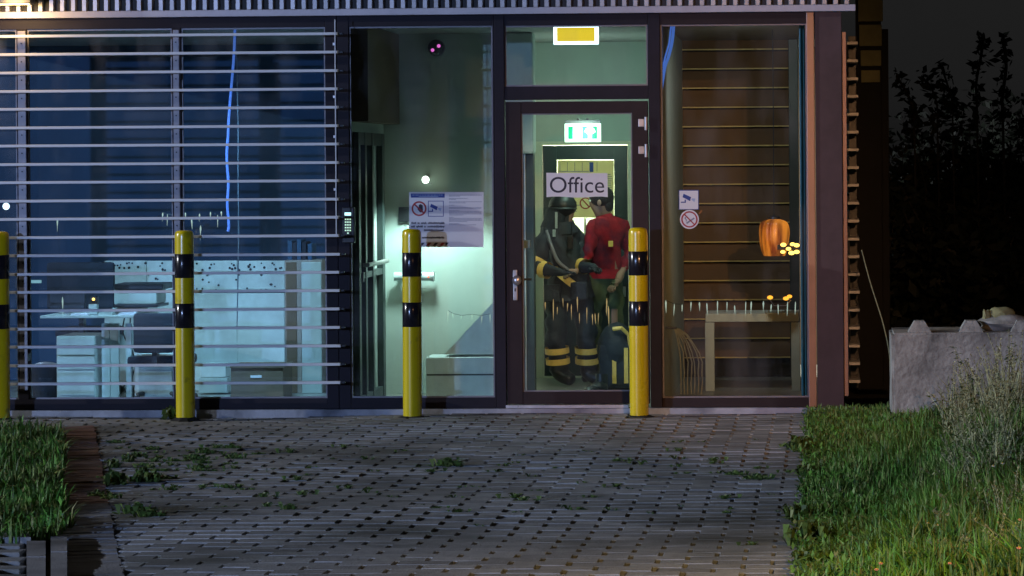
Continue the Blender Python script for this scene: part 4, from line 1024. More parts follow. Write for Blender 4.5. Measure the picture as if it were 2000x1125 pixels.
# blue reflected streak added as a glowing tube and thin pale rod hanging in the window
Y = .9
pts = [(459, 46), (458, 80), (456, 120), (450, 190), (447, 230), (445, 270), (443, 300), (444, 330), (446, 360), (444, 400), (447, 440), (445, 452)]
tag(obj('blue_reflection', MB().tube(smooth([P(x, y, Y) for x, y in pts]), .0105, 10), E['blue'], loc=tuple(P(450, 250, Y)), smooth=True), 'wavy blue light tube hanging inside the louvred window', 'light')  # stands in for the reflected blue streak
tag(obj('hanging_cable', MB().tube([P(x, y, Y + .02) for x, y in ((461, 46), (463, 150), (465, 250), (465, 350), (466, 470), (463, 640))], .005, 8), M['cable'], loc=tuple(P(464, 250, Y)), smooth=True), 'thin pale cable hanging beside the blue light tube', 'cable')  # the blue tube beside it is an added reflection
Y = .5
m = thing('blue_reflection', 'blue light streak tube curving at the top of the right window', 'light', tuple(P(1300, 120, Y)))
obj('tube', MB().tube(smooth([P(x, y, Y) for x, y in ((1316, 47), (1313, 80), (1306, 110), (1299, 130), (1293, 165), (1290, 185))]), .012, 8), E['blue'], m, smooth=True)  # mirrored blue streak added as glowing tubes
obj('tube', MB().tube([P(x, y, Y + .03) for x, y in ((1311, 47), (1307, 85), (1299, 112), (1292, 145))], .007, 8), E['blue'], m, smooth=True)
# pane reflections added as bulbs: right window row, left window row, lobby and door
def glow_streaks(name, lab, spots, Y, em='added_white', fat=1.0):
    t = thing(name, lab, 'lights', tuple(P(spots[0][0], spots[0][1], Y)))
    ps = sorted(spots)
    obj('wire', MB().tube([P(x, y - h / 2, Y + .012) for x, y, h in ps], .0016, 5), M['dark'], t)
    for x, y, h in spots:
        a, b = P(x, y - h / 2, Y), P(x + rnd.uniform(-1.5, 1.5), y + h / 2, Y)
        obj('bulb', MB().tube([a, a.lerp(b, .2), a.lerp(b, .6), b], [v * fat * rnd.uniform(.6, 1.1) for v in (.002, .0062, .0034, .0008)], 8), E[em], t, smooth=True)  # stands in for a reflected light
glow_streaks('light_reflections', 'row of short white lights across the right window above the table', [(1297 + k * 17.3 + rnd.uniform(-4, 4), 602 + rnd.uniform(-4, 4), rnd.uniform(10, 32)) for k in range(16)], .45)  # pane reflections added as glowing streaks
glow_streaks('light_reflections', 'row of short pale lights across the louvred window beside the second bollard', [(318, 424, 18), (327, 430, 22), (362, 422, 14), (374, 438, 20), (390, 425, 16), (392, 455, 30), (411, 422, 16), (425, 432, 24), (432, 418, 10), (112, 440, 24), (122, 600, 40)], .35)
glow_streaks('light_reflections', 'cluster of short amber white lights low behind the entrance door glass', [(1068 + k * 9.5 + rnd.uniform(-4, 4), 612 + rnd.uniform(-22, 12), rnd.uniform(12, 44)) for k in range(14)], .5, 'reflected_amber', .9)
glow_streaks('light_reflections', 'few short white lights low behind the lobby window', [(875, 618, 24), (884, 617, 10), (901, 620, 8), (922, 620, 12), (941, 624, 16), (957, 622, 18)], .5, 'added_white', .8)
sp = P(12, 403, .6)
tag(obj('reflected_light', MB().ball(tuple(sp), .028, 12), E['added_cold'], loc=tuple(sp)), 'small glaring white lamp in the far left window strip', 'lamp')  # mirrored star of light added as a glowing ball
# ceiling light added out of view to light the office
cl = thing('added_ceiling_light', 'long ceiling tube light in the louvred office', 'lamp', (P(330, 0, .17).x, .17, ZC))
obj('housing', MB().box(cl.location.x - 1.0, cl.location.x + 1.0, 0.105, 0.24, ZC - .008, ZC - .003), M['thresh'], cl)
obj('tube', MB().box(cl.location.x - .98, cl.location.x + .98, 0.12, 0.22, ZC - .011, ZC - .0085), E['added_tubelight'], cl)
light('AREA', 'office_fill_light', (cl.location.x, .18, ZC - .025), 46, (.40, .74, 1.0), (cl.location.x, 1.5, 0), cl, shape='RECTANGLE', size=2.2, size_y=.15, spread=R(80))

# ================================================================== things in the right room
Y = 2.0
t = thing('side_table', 'pale blue grey square framed table behind the right window', 'table', (P(1470, 700, Y).x, Y, ZF))
bx(1378, 612, 1560, 629, Y, .6, M['tablegrey'], t, 'table_top', .005)
for a, b in ((1378, 1395), (1546, 1562)):
    bx(a, 630, b, 772, Y + .002, .05, M['tablegrey'], t, 'leg', .004); bx(a + 1, 630, b - 1, 772, Y + .54, .05, M['tablegrey'], t, 'leg', .004)
t = thing('mop', 'pale stringy mop head hanging low behind the right window', 'mop', tuple(P(1345, 770, .6)))
for k in range(7):
    pts = [P(1317 + k * 1.5, 642, .6)]
    for s in range(1, 8):
        u = s / 7; pts.append(P(1317 + k * 1.5 + (12 + k * 5.5) * min(1, u * 2) ** .8 + rnd.uniform(-1.5, 1.5), 642 + 128 * u ** 1.2, .6 + .01 * k))
    obj('strand', MB().tube(pts, .0055, 6), M['cord'], t, smooth=True)
obj('mop_bar', MB().tube([P(1292, 640, .6), P(1322, 641, .6)], .010, 8), M['rail'], t)
# orange lantern and amber lamps: reflected lights added as glowing things
Y = 1.6; c = P(1512, 464, Y)
t = thing('orange_reflection', 'orange glowing pleated lantern in the right window', 'lantern', tuple(c))
prof = [(.085, -.15), (.105, -.10), (.118, -.02), (.122, .06), (.105, .125), (.05, .15)]
prof = [(_p.x, _p.z) for _p in smooth([(a_, 0, b_) for a_, b_ in prof], 4)]
m = MB(); n = 96; vs = []; fs = []
for r, z in prof:
    for k in range(n):
        an = 2 * math.pi * k / n; rr = r * (1 + .035 * math.sin(an * 14 + 2 * math.sin(an * 3)) * (1 + .4 * math.sin(z * 30 + an))); vs.append((c.x + rr * math.cos(an), c.y + rr * math.sin(an), c.z + z))
for i in range(len(prof) - 1):
    for k in range(n): fs.append((i*n+k, i*n+(k+1)%n, (i+1)*n+(k+1)%n, (i+1)*n+k))
obj('reflected_glow', m.add(vs, fs), E['lantern'], t, smooth=True)
obj('cap', MB().lathe((c.x, c.y, c.z + .151), [(.05, 0), (.05, .02), (.012, .03)], 16), M['dark'], t)
obj('cord', MB().tube([(c.x, c.y, c.z + .18), (c.x, c.y, ZC - .003)], .004, 6), M['dark'], t)
light('POINT', 'orange_reflection_light', (c.x - .05, c.y - .3, c.z), 3, (1, .42, .08), parent=t, shadow_soft_size=.1)  # point light added for the mirrored orange glow
Y = 1.1
t = thing('amber_reflections', 'double row of small amber lamps beside the orange lantern', 'lights', tuple(P(1552, 500, Y)))
a = P(1518, 500, Y + .02); b = P(1580, 468, Y + .02)
obj('bar', MB().rbox(a.x, b.x, Y + .018, Y + .06, a.z + .05, a.z + .09, .004), M['dark'], t)
for (x, y) in ((1530, 478), (1548, 477), (1556, 479), (1569, 473), (1577, 473), (1529, 492), (1546, 494), (1556, 492), (1568, 491), (1577, 491), (1540, 486)):
    obj('lamp', MB().ball(tuple(P(x, y, Y)), .016 + .006 * rnd.random(), 10, (1.2, 1, .8)), E['amberhot'], t)  # reflected amber light added as a glowing ball
t = thing('low_amber_reflections', 'low amber lamps glowing above the table in the right window', 'lights', tuple(P(1525, 600, Y)))
for (x, y, r) in ((1504, 581, .020), (1535, 583, .020), (1542, 579, .018)): obj('lamp', MB().ball(tuple(P(x, y, Y)), r, 10, (1.2, 1, .8)), E['amber'], t)  # reflected amber lights added as glowing balls
obj('wire', MB().tube([P(1504, 586, Y + .01), P(1512, 597, Y + .01), P(1535, 597, Y + .01), P(1545, 586, Y + .01)], .003, 6), M['steel'], t)
# downlight added to brighten the right room
cl = thing('added_ceiling_light', 'small warm downlight by the timber boards in the right room', 'lamp', (P(1450, 60, .3).x, .25, ZC))
obj('ring', MB().lathe((cl.location.x, .25, ZC - .008), [(.07, 0), (.075, .006)], 20), M['thresh'], cl)
obj('bulb', MB().lathe((cl.location.x, .25, ZC - .012), [(.03, 0), (.05, .0035)], 16), E['amber'], cl)  # part of the added downlight
light('SPOT', 'right_room_fill_light', (cl.location.x, .27, ZC - .05), 72, (.95, .95, .88), (cl.location.x + .1, 3.6, 1.3), cl, spot_size=R(88), spot_blend=.8, shadow_soft_size=.08)

# ================================================================== outside, right
Y = -.95
t = thing('concrete_block', 'large rough grey concrete block half hidden by tall weeds', 'block', (P(1880, 820, Y).x, Y, 0))
a = P(1742.5, 822, Y); c = P(2060, 651, Y); ZB = P(1850, 650, Y).z
bm = bmesh.new(); bmesh.ops.create_cube(bm, size=1)
for v in bm.verts: v.co = Vector((a.x + (v.co.x + .5) * 1.5, Y + (v.co.y + .5) * .75, -.1 + (v.co.z + .5) * (ZB + .1)))
bmesh.ops.bevel(bm, geom=bm.edges[:], offset=.018, segments=2, affect='EDGES'); bmesh.ops.subdivide_edges(bm, edges=[e for e in bm.edges if e.calc_length() > .2], cuts=5, use_grid_fill=True)
for v in bm.verts: v.co += Vector((rnd.uniform(-1, 1), rnd.uniform(-1, 1), rnd.uniform(-1, 1))) * .0025
bm.verts.index_update(); m = MB().add([v.co for v in bm.verts], [[v.index for v in f.verts] for f in bm.faces]); bm.free()
obj('body', m, M['block'], t)
for (x0, x1) in ((1774, 1820), (1874, 1922), (1975, 2023)):
    p0, p1 = P(x0, 650, Y).x, P(x1, 650, Y).x; h = .082; ins = .05
    for yy in (Y + .06, ):
        w = .2
        obj('stud', MB().add([(p0, yy, ZB - .002), (p1, yy, ZB - .002), (p1, yy + w, ZB - .002), (p0, yy + w, ZB - .002), (p0 + ins, yy + .03, ZB + h), (p1 - ins, yy + .03, ZB + h), (p1 - ins, yy + w - .03, ZB + h), (p0 + ins, yy + w - .03, ZB + h)],
            [(0, 1, 5, 4), (1, 2, 6, 5), (2, 3, 7, 6), (3, 0, 4, 7), (4, 5, 6, 7)]), M['block'], t)
# crumpled grey sheet on top
c = P(1960, 640, Y - .0); m = MB()
t = thing('crumpled_sheet', 'crumpled grey tarpaulin bundle lying on top of the concrete block', 'tarpaulin', (c.x, Y + .3, ZB))
def lump(cx, cy, cz, sx, sy, sz, seed):
    r = random.Random(seed); bm = bmesh.new(); bmesh.ops.create_icosphere(bm, subdivisions=3, radius=1)
    ph = [(r.uniform(2, 7), r.uniform(2, 7), r.uniform(0, 6)) for _ in range(5)]
    for v in bm.verts:
        d = 1 + sum(.055 * math.sin(a * v.co.x + b * v.co.z + p) for a, b, p in ph) + r.uniform(-.03, .03)
        v.co = Vector((cx + v.co.x * sx * d, cy + v.co.y * sy * d, cz + v.co.z * sz * d))
    bm.verts.index_update(); o = MB().add([v.co for v in bm.verts], [[v.index for v in f.verts] for f in bm.faces]); bm.free(); return o
obj('fold', lump(c.x + .02, Y + .28, ZB + .055, .19, .14, .065, 3), M['bag'], t, smooth=True)
obj('fold', lump(c.x + .0, Y + .30, ZB + .115, .10, .09, .06, 5), M['timber'], t, smooth=True)
obj('fold', lump(c.x - .11, Y + .26, ZB + .085, .035, .05, .075, 9), M['timber'], t, smooth=True)
# leaning dry stalk
tag(obj('dry_stalk', MB().tube(smooth([P(1683, 488, -.2), P(1698, 545, -.25), P(1712, 590, -.3), P(1726, 636, -.35), P(1738, 700, -.4), P(1742, 800, -.5)]), .005, 6), M['leafdry'], loc=tuple(P(1742, 800, -.5)), smooth=True), 'thin dry stalk leaning between the building corner and the concrete block', 'stalk')
# timber screen beyond the corner
Y = 3.4
t = thing('timber_screen', 'stack of weathered boards beside a black post beyond the building corner', 'screen', (P(1700, 800, Y).x, Y, 0))
for (a, b, x0, x1) in ((-40, 42, 1676, 1724), (48, 90, 1678, 1722), (98, 129, 1681, 1721), (137, 161, 1682, 1719)):
    p0 = P(x0, b, Y); p1 = P(x1, a, Y)
    obj('board', MB().rbox(p0.x, p1.x, Y, Y + .04, p0.z, p1.z, .006), M['timber'], t)
obj('post', MB().rbox(P(1722, 200, Y).x, P(1736, 200, Y).x, Y + .05, Y + .15, -.1, P(1730, 56, Y).z, .006), M['black_far'], t)
obj('rear_panel', MB().rbox(P(1672, 200, Y).x, P(1722, 200, Y).x, Y + .06, Y + .10, -.1, P(1700, -50, Y).z, .006), M['black_far'], t)
light('POINT', 'yard_light', (P(1700, 40, 2.2).x - .05, 2.4, P(1700, -30, 2.2).z), .0, (1, .85, .4)) if False else None

# ------------------------------------------------------------------ shrubs, dark against the sky
def leaf_cloud(m, cx, cy, cz, rx, ry, rz, n, size, r):
    for _ in range(n):
        while True:
            u = Vector((r.uniform(-1, 1), r.uniform(-1, 1), r.uniform(-1, 1)))
            if u.length < 1 and (u.length > .35 or r.random() < .3): break
        p = Vector((cx + u.x * rx, cy + u.y * ry, cz + u.z * rz))
        d = Vector((r.gauss(0, 1), r.gauss(0, 1), r.gauss(0, .7))).normalized(); a = d.cross(Vector((r.gauss(0, 1), r.gauss(0, 1), r.gauss(0, 1)))).normalized()
        s = size * r.uniform(.5, 1.3)
        m.add([p, p + d * s * .5 + a * s * .24, p + d * s, p + d * s * .5 - a * s * .24], [(0, 1, 2, 3)])
SH = [('tall dark shrub rising beside the timber screen', 1765, 7.0, 1.95, .55), ('dark bushy shrub left of the pale stalk against the night sky', 1835, 8.2, 2.05, .60), ('dark shrub with a pale upright stem at its top', 1905, 7.2, 2.10, .60),
      ('densest dark shrub at the right edge behind the block', 1985, 8.0, 2.25, .65), ('dark shrub filling the gap behind the louvre ends', 1700, 9.5, 1.9, .6), ('lower dark shrub just behind the concrete block', 1870, 4.6, 1.35, .8)]
for i, (lab, px, Y, h, w) in enumerate(SH):
    r = random.Random(40 + i); bx_ = P(px, 500, Y).x
    t = thing('shrub', lab, 'shrub', (bx_, Y, -.16), 'dark shrubs behind the building')
    st = MB(); st.tube([(bx_, Y, -.2), (bx_ + .03, Y, h * .4), (bx_ + .06, Y + .02, h * .8)], [.05, .035, .015], 7)
    tips = []
    for k in range(9):
        an = r.uniform(0, 6.28); z0 = h * r.uniform(.2, .65); e = Vector((bx_ + math.cos(an) * w * r.uniform(.5, .95), Y + math.sin(an) * w * .7, z0 + h * r.uniform(.12, .32)))
        st.tube([(bx_ + .02, Y, z0), Vector((bx_, Y, z0)).lerp(e, .5) + Vector((0, 0, .05)), e], [.02, .013, .006], 5); tips.append(e)
    cr = MB()
    for k in range(11):
        x0 = bx_ + r.uniform(-w, w); y0 = Y + r.uniform(-.3, .3); hh = h * r.uniform(.98, 1.24); pl = smooth([(x0, y0, h * .6), (x0 + r.uniform(-.1, .1), y0, h * .85), (x0 + r.uniform(-.22, .22), y0, hh)], 3)
        st.tube(pl, [.012 - .0015 * q_ for q_ in range(len(pl))], 5)
        for c_ in pl[1:]:
            leaf_cloud(cr, c_.x, c_.y, c_.z, .11, .10, .10, 9, .12, r)
    obj('trunk', st, M['bark'], t)
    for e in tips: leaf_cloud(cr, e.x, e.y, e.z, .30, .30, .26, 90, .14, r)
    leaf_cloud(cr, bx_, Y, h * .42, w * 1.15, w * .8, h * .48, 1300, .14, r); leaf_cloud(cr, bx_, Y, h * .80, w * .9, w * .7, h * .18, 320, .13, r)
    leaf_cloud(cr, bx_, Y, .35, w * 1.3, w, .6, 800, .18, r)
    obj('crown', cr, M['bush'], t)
# bare stalks with seed heads standing above the shrubs
for lab, pts, th in (('curved dark stalk leaning left above the shrubs', ((1785, 215), (1770, 180), (1752, 150)), .022), ('short bent stalk with a thick tip above the shrubs', ((1830, 205), (1818, 170), (1803, 153)), .020),
                 ('thin stalk with dark tip high above the shrubs', ((1860, 200), (1852, 170), (1838, 128)), .018), ('straight dark stalk rising highest above the shrubs', ((1907, 160), (1916, 110), (1921, 72)), .026),
                 ('forked dark stalk with clubbed head above the shrubs', ((1958, 190), (1965, 130), (1960, 82)), .030)):
    Y = 6.6; a = P(*pts[0], Y); b_ = Vector((a.x + .02, Y, .9)); pl = [b_, b_.lerp(a, .4), b_.lerp(a, .7), b_.lerp(a, .88)] + [P(x, y, Y) for x, y in pts]
    pl = smooth(pl); o = obj('stalk', MB().tube(pl, [th * (.35 + .35 * i_ / (len(pl) - 1)) for i_ in range(len(pl))], 6).ball(tuple(pl[-1]), th * .8, 8, (.8, .8, 2.2)), M['bark'], loc=(a.x, Y, .9), smooth=True)
    tag(o, lab, 'stalk'); lv_ = MB(); r9 = random.Random(len(lab))
    for c_ in pl[len(pl) // 2:]: leaf_cloud(lv_, c_.x, c_.y, c_.z, .07, .06, .10, 7, .11, r9)
    obj('leaves', lv_, M['bush'], o)

# ------------------------------------------------------------------ grass and weeds
def blade(m, x, y, z, h, w, an, lean, r, segs=2):
    dx, dy = math.cos(an), math.sin(an); lx, ly = math.cos(an + r.uniform(-1.2, 1.2)) * lean, math.sin(an + r.uniform(-1.2, 1.2)) * lean
    a = (x - dy * w, y + dx * w, z); b = (x + dy * w, y - dx * w, z)
    mx, my, mz = x + lx * h * .35, y + ly * h * .35, z + h * .6
    c = (mx + dy * w * .8, my - dx * w * .8, mz); d = (mx - dy * w * .8, my + dx * w * .8, mz)
    e = (x + lx * h, y + ly * h, z + h * (1 - .25 * lean))
    m.add([a, b, c, d, e], [(0, 1, 2, 3), (3, 2, 4)])
def verge_h(x, y):
    u = min(1, max(0, (x - VERGE_X) / 1.2))
    clump = .5 + .5 * math.sin(x * 5 + y * 3.1) * math.sin(y * 4.3 - x * 2)
    c2 = .5 + .5 * math.sin(x * 17 + y * 9) * math.sin(y * 13 - x * 11)
    f = min(1, max(.35, (-1.2 - y) / 3))
    return (.055 + (.09 * u + .12 * u * u) * f) * (.45 + .65 * clump + .35 * c2)
r = random.Random(5); g = MB()
def in_view_x(y):
    d = y + 22; return (2060 - 1612) / F * d
for k in range(44000):
    y = -9.6 + 9.55 * (r.random() ** 1.15); xm = in_view_x(y) + .25
    x = VERGE_X - .03 + (xm - VERGE_X) * r.random()
    if x < VERGE_X + .02 and r.random() < .45: continue
    if -.98 < y < -.2 and P(1742, 800, -.95).x - .02 < x: continue
    if .5 + .5 * math.sin(x * 6.1 + y * 2.2) * math.sin(y * 5.3 - x * 3.1) < .16 and r.random() < .75: continue
    blade(g, x, y, -.015 + .05 * min(1, max(0, (x - VERGE_X) * 1.2)), verge_h(x, y) * r.uniform(.6, 1.5), .0045 * r.uniform(.5, 1.7), r.uniform(0, 6.28), abs(r.gauss(.35, .4)), r)
# broad leaves among the grass
for k in range(9000):
    y = -9.4 + 9.35 * r.random(); xm = in_view_x(y) + .2; x = VERGE_X - .05 + (xm - VERGE_X) * r.random() ** 1.3
    if -.98 < y < -.2 and P(1742, 800, -.95).x - .02 < x: continue
    z = .0 + verge_h(x, y) * r.uniform(.25, .95); d = Vector((r.gauss(0, 1), r.gauss(0, 1), r.uniform(-.1, .9))).normalized(); a = d.cross(Vector((0, 0, 1))).normalized(); s = r.uniform(.018, .050)
    p = Vector((x, y, z)); g.add([p, p + d * s * .5 + a * s * .22, p + d * s, p + d * s * .5 - a * s * .22], [(0, 1, 2, 3)])
tag(obj('verge_grass', g, M['grass']), kind='stuff')
# left bed grass
g = MB()
def inside(x, y, poly):
    c = False; n = len(poly)
    for i in range(n):
        a, b = poly[i], poly[(i + 1) % n]
        if (a.y > y) != (b.y > y) and x < (b.x - a.x) * (y - a.y) / (b.y - a.y) + a.x: c = not c
    return c
bx0_, bx1_ = min(p.x for p in BED), max(p.x for p in BED); by0, by1 = min(p.y for p in BED), max(p.y for p in BED)
n = 0
while n < 12000:
    x, y = r.uniform(bx0_, bx1_), r.uniform(by0, by1)
    if not inside(x, y, BED): continue
    n += 1; near = (y - by0) / (by1 - by0)
    h = (.03 + .12 * (.5 + .5 * math.sin(x * 6 + y * 2.7) * math.sin(y * 5 - x * 3))) * r.uniform(.5, 1.6)
    blade(g, x, y, -.015, h, .0050 * r.uniform(.5, 1.7), r.uniform(0, 6.28), abs(r.gauss(.35, .4)), r)
    if n % 4 == 0:
        p = Vector((x, y, h * r.uniform(.2, .8))); d = Vector((r.gauss(0, 1), r.gauss(0, 1), r.uniform(0, .8))).normalized(); a = d.cross(Vector((0, 0, 1))).normalized(); s = r.uniform(.02, .06)
        g.add([p, p + d * s * .5 + a * s * .22, p + d * s, p + d * s * .5 - a * s * .22], [(0, 1, 2, 3)])
tag(obj('bed_grass', g, M['grass']), kind='stuff')

# small weeds in the joints: individual tufts
def tuft_mesh(seed, n, rad, hgt):
    r = random.Random(seed); m = MB()
    cs = [(r.uniform(-1, 1) * rad * .6, r.uniform(-1, 1) * rad * .25) for _ in range(max(1, n // 9))]
    for k in range(n):
        cx, cy = r.choice(cs); an = r.uniform(0, 6.28); rr = rad * r.uniform(.25, .75); hh = hgt * r.uniform(.15, 1) ** 1.3
        d = Vector((math.cos(an), math.sin(an), 0)); s = Vector((-d.y, d.x, 0)); w = rad * r.uniform(.05, .13) + .0015
        o = Vector((cx, cy, 0)); tilt = s * r.uniform(-.3, .3) * rr
        b0 = o + d * rr * .08; mid = o + d * rr * .5 + Vector((0, 0, hh)) + tilt * .4; tip = o + d * rr + Vector((0, 0, hh * r.uniform(.2, 1.2))) + tilt
        m.add([b0 - s * w * .3, b0 + s * w * .3, mid + s * w, tip, mid - s * w], [(0, 1, 2, 4), (4, 2, 3)])
    return m
TM = [as_mesh('weed_tuft', tuft_mesh(s, n, rd, h), M['leaf']) for s, n, rd, h in ((1, 18, .045, .022), (2, 30, .060, .030), (3, 14, .036, .016), (4, 54, .095, .050), (5, 90, .12, .085))]
def tuft(px, py, v, sc=1.0, lab=None, grp='weeds growing in the paving joints'):
    p = G(px, py); o = bpy.data.objects.new('weed_tuft', TM[v]); COL.objects.link(o)
    joint = v < 4 and p.y < -.3
    if joint: p.y = Y_FAR - round((Y_FAR - p.y) / PW) * PW                  # rooted in a joint between two rows
    p.z = gz(p.x, p.y) - .004; o.location = p; o.rotation_euler = (0, 0, rnd.choice((0, math.pi)) + rnd.gauss(0, .12) if joint else rnd.uniform(0, 6.28)); s = sc * rnd.uniform(.55, 1.25)
    o.scale = (s * rnd.uniform(1.1, 1.7), s * .7, s * rnd.uniform(.7, 1.2)) if joint else (s, s, s * rnd.uniform(.8, 1.2))
    tag(o, lab or 'small green weed tuft growing in a joint of the grey paving', 'weed', grp); return o
for k in range(64):       # the overgrown patch near the grass bed
    px = 190 + 290 * rnd.random() ** 1.2; py = rnd.uniform(872, 958)
    if px < 235: py = rnd.uniform(862, 985)
    tuft(px, py, rnd.choice((1, 1, 3, 3, 4)) if px < 330 else rnd.choice((0, 1, 1, 3)), .85, 'leafy weed clump in the overgrown paving by the brick edging', 'weeds in the overgrown paving patch')
for px, py, v, s in ((268, 1003, 3, 1.1), (292, 1010, 3, .9), (487, 953, 1, 1.2), (500, 885, 3, .7), (565, 997, 3, .8), (530, 995, 1, 1), (868, 908, 3, 1.0), (880, 900, 1, .9), (866, 990, 1, .9), (822, 985, 0, 1), (895, 970, 0, 1.1), (905, 942, 1, .8),
                    (990, 972, 1, 1), (1035, 975, 1, 1), (1008, 1000, 1, .8), (660, 868, 1, 1), (720, 895, 0, 1), (735, 915, 1, .7), (610, 912, 1, .8), (1192, 950, 1, 1), (1225, 903, 1, 1), (1420, 995, 3, .6), (1428, 975, 1, 1), (1440, 930, 3, .9), (1485, 935, 3, .9), (1488, 912, 1, 1), (1458, 1060, 1, .9), (1538, 870, 3, .8), (1125, 990, 1, .9), (1150, 885, 0, 1), (1330, 985, 0, 1), (780, 880, 1, .9), (1240, 905, 0, 1), (1400, 905, 1, .8), (1395, 925, 0, 1), (940, 1020, 0, .9)):
    tuft(px, py, v, s)
for k in range(70):
    tuft(rnd.uniform(380, 1540), rnd.uniform(850, 1000), rnd.choice((0, 0, 2, 1)), rnd.uniform(.7, 1.1))
t1 = tuft(300, 806, 4, 1.0, 'dark leafy weed against the plinth left of the second bollard', 'weeds at the foot of the facade'); t1.scale.z *= 1.3
t2 = tuft(334, 813, 4, .95, 'bushy green weed at the foot of the second bollard', 'weeds at the foot of the facade'); t2.scale.z *= .9
tuft(1590, 815, 4, 1.0, 'weed with pale sprigs at the corner column base', 'weeds at the foot of the facade')
for px, py in ((1560, 880), (1572, 930), (1556, 1012), (1575, 1060), (1566, 1100)):
    o = tuft(px, py, 4, 1.1, 'broad leaved weed spilling from the verge onto the paving', 'weeds on the verge edge')

# tall weeds at the right
def tall_weed(px, py, h, seed, lab, grp):
    r = random.Random(seed); p = G(px, py); z0 = .02
    t = thing('tall_weed', lab, 'weed', (p.x, p.y, z0), grp)
    st = MB(); lf = MB()
    seedy = seed % 5 != 0
    for k in range(r.randint(6, 9) if seedy else r.randint(3, 5)):
        an = r.uniform(0, 6.28); ln = r.uniform(.03, .22) ; hh = h * r.uniform(.6, 1.08); bx9, by9 = p.x + r.uniform(-.05, .05), p.y + r.uniform(-.05, .05)
        pts = [Vector((bx9, by9, z0 - .03)) + Vector((math.cos(an) * ln * u ** 2.4, math.sin(an) * ln * u ** 2.4, hh * (u - .08 * u ** 4))) for u in (0, .25, .5, .75, 1)]
        st.tube(pts, [.0038, .0034, .003, .0022, .001] if seedy else [.006, .0055, .0045, .0035, .0015], 4)
        if seedy:
            for j in range(22):                                  # seed head
                u = r.uniform(.70, 1.0); i = min(3, int(u * 4)); c = pts[i].lerp(pts[i + 1], u * 4 - i)
                a2 = r.uniform(0, 6.28); d = Vector((math.cos(a2), math.sin(a2), r.uniform(.4, 1.6))).normalized(); q_ = r.uniform(.010, .026); w = d.cross(Vector((0, 0, 1))).normalized() * q_ * .25
                lf.add([c, c + d * q_ * .5 + w, c + d * q_, c + d * q_ * .5 - w], [(0, 1, 2, 3)])
            for j in range(5):
                blade(lf, bx9, by9, z0 + hh * r.uniform(0, .35), hh * r.uniform(.3, .6), .004, r.uniform(0, 6.28), r.uniform(.2, .9), r)
        else:
            for j in range(int(34 * hh / .6)):
                u = r.uniform(.12, 1); i = min(3, int(u * 4)); c = pts[i].lerp(pts[i + 1], u * 4 - i)
                a2 = r.uniform(0, 6.28); d = Vector((math.cos(a2), math.sin(a2), r.uniform(-.3, .8))).normalized(); q_ = r.uniform(.04, .10) * (1.15 - .55 * u); w = d.cross(Vector((0, 0, 1))).normalized() * q_ * .15
                lf.add([c, c + d * q_ * .45 + w, c + d * q_ + Vector((0, 0, -.2 * q_)), c + d * q_ * .45 - w], [(0, 1, 2, 3)])
    obj('stem', st, M['leafpale'], t); obj('foliage', lf, M['leafpale'] if seedy else M['leaf'], t)
k = 0
for py, x0, x1, n, h0, h1 in ((872, 1845, 2000, 12, .50, .95), (905, 1865, 2005, 12, .50, .92), (950, 1840, 2005, 12, .36, .70), (1000, 1860, 2005, 10, .32, .60), (1060, 1850, 2005, 7, .2, .42), (1125, 1800, 2005, 7, .15, .34)):
    for i in range(n):
        px = x0 + (x1 - x0) * (i + rnd.random() * .8) / n; hh = h0 + (h1 - h0) * ((px - x0) / (x1 - x0)) * rnd.uniform(.7, 1.1)
        tall_weed(px, py + rnd.uniform(-14, 14), hh, 300 + k, *(('tall pale seeding grass clump in the verge in front of the concrete block', 'seeding grass on the verge') if (300 + k) % 5 else ('tall leafy green weed among the pale seeding grass by the block', 'tall leafy weeds on the verge'))); k += 1
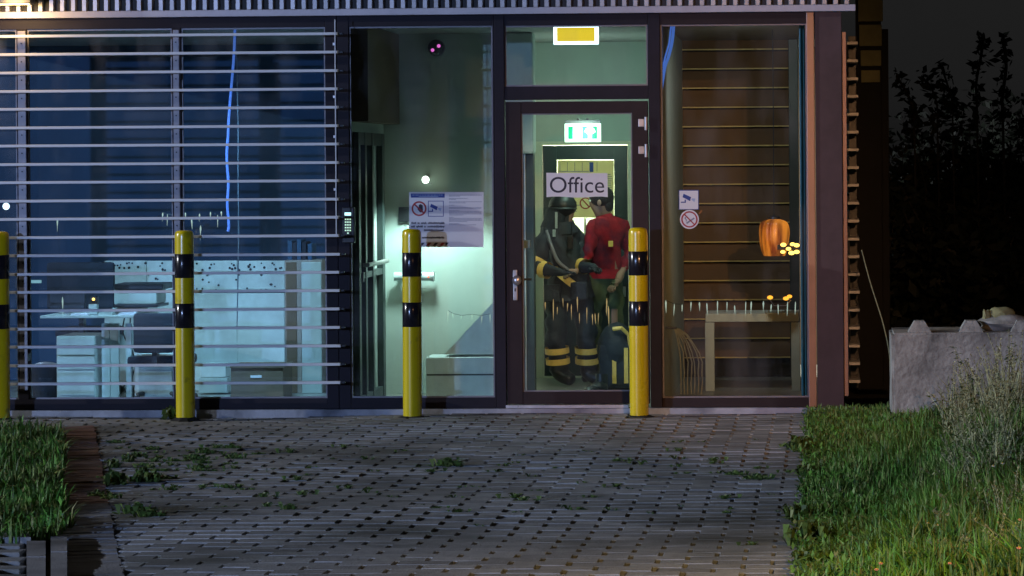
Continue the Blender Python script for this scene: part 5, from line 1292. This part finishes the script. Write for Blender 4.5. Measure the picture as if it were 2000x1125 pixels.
# flowers
for px, py, mt, lab in [(1813, 1022, 'petal', 0), (1830, 1025, 'petal', 0), (1850, 1005, 'petal', 0), (1864, 855, 'petal', 0), (1893, 856, 'petal', 0), (1940, 910, 'petal', 0), (1925, 800, 'petal', 0), (1958, 905, 'petal', 0), (1712, 1112, 'pink', 1), (1855, 1100, 'pink', 1), (1990, 1070, 'pink', 1), (1992, 1015, 'pink', 1), (1720, 1100, 'pink', 1)]:
    z = .17 if px < 1870 else .3; p = G(px, py, z)
    t = thing('flower', 'pink flower head in the verge grass' if lab else 'small white flower in the verge grass', 'flower', (p.x, p.y, 0), 'pink flowers in the verge' if lab else 'white flowers in the verge')
    m = MB()
    for k in range(9):
        an = 2 * math.pi * k / 9; d = Vector((math.cos(an) * .9, math.sin(an) * .5 - .1, .35 * math.sin(an))); s = Vector((-math.sin(an), math.cos(an) * .5, .3 * math.cos(an)))
        m.add([p, p + d * .008 + s * .003, p + d * .013, p + d * .008 - s * .003], [(0, 1, 2, 3)])
    obj('petals', m, M[mt], t); obj('centre', MB().ball((p.x, p.y - .004, p.z + .003), .004, 8), M['yolk'], t); obj('stem', MB().tube([(p.x, p.y + .01, 0), (p.x, p.y + .004, p.z)], .002, 5), M['leaf'], t)

# ================================================================== street lamps behind the camera (they light the place and mirror in the panes)
for d, lens, lab, tgt in ((STREET_COLD, 'coldlens', 'tall street lamp with cold white light beside the road', (-3.0, 0, 1.2)), (STREET_WARM, 'warmlens', 'street lamp with warm light beside the verge', (1.9, -12.7, 0))):
    x, y, z = d['loc']
    t = thing('street_lamp', lab, 'street lamp', (x, y, -.16))
    obj('pole', MB().tube([(x, y - .6, -.2), (x, y - .6, z), (x, y - .3, z + .12), (x, y, z + .1)], [.06, .045, .035, .03], 12), M['rail'], t, smooth=True)
    obj('lamp_head', MB().rbox(x - .14, x + .14, y - .25, y + .3, z + .06, z + .14, .02), M['rail'], t)
    obj('lens', MB().box(x - .11, x + .11, y - .15, y + .25, z + .05, z + .058), E[lens], t)
    if lens == 'warmlens':
        obj('lamp_head', MB().rbox(x - .14, x + .14, y - 1.4, y - .85, z + .06, z + .14, .02).tube([(x, y - .6, z), (x, y - .85, z + .1)], .03, 10), M['rail'], t)  # second head added to throw orange light on the facade corner
        obj('lens', MB().box(x - .11, x + .11, y - 1.35, y - .95, z + .05, z + .058), E[lens], t)  # lens of the added second head
        light('SPOT', 'street_lamp_light', (x, y - 1.1, z + .02), 5200, (1.0, .50, .22), (-.35, 0, 1.2), t, spot_size=R(21), spot_blend=1.0, shadow_soft_size=.1)
    light('SPOT', 'street_lamp_light', (x, y, z + .02), d['energy'], d['color'], tgt, t, spot_size=R(70 if lens == 'coldlens' else 84), spot_blend=.6, shadow_soft_size=.12)
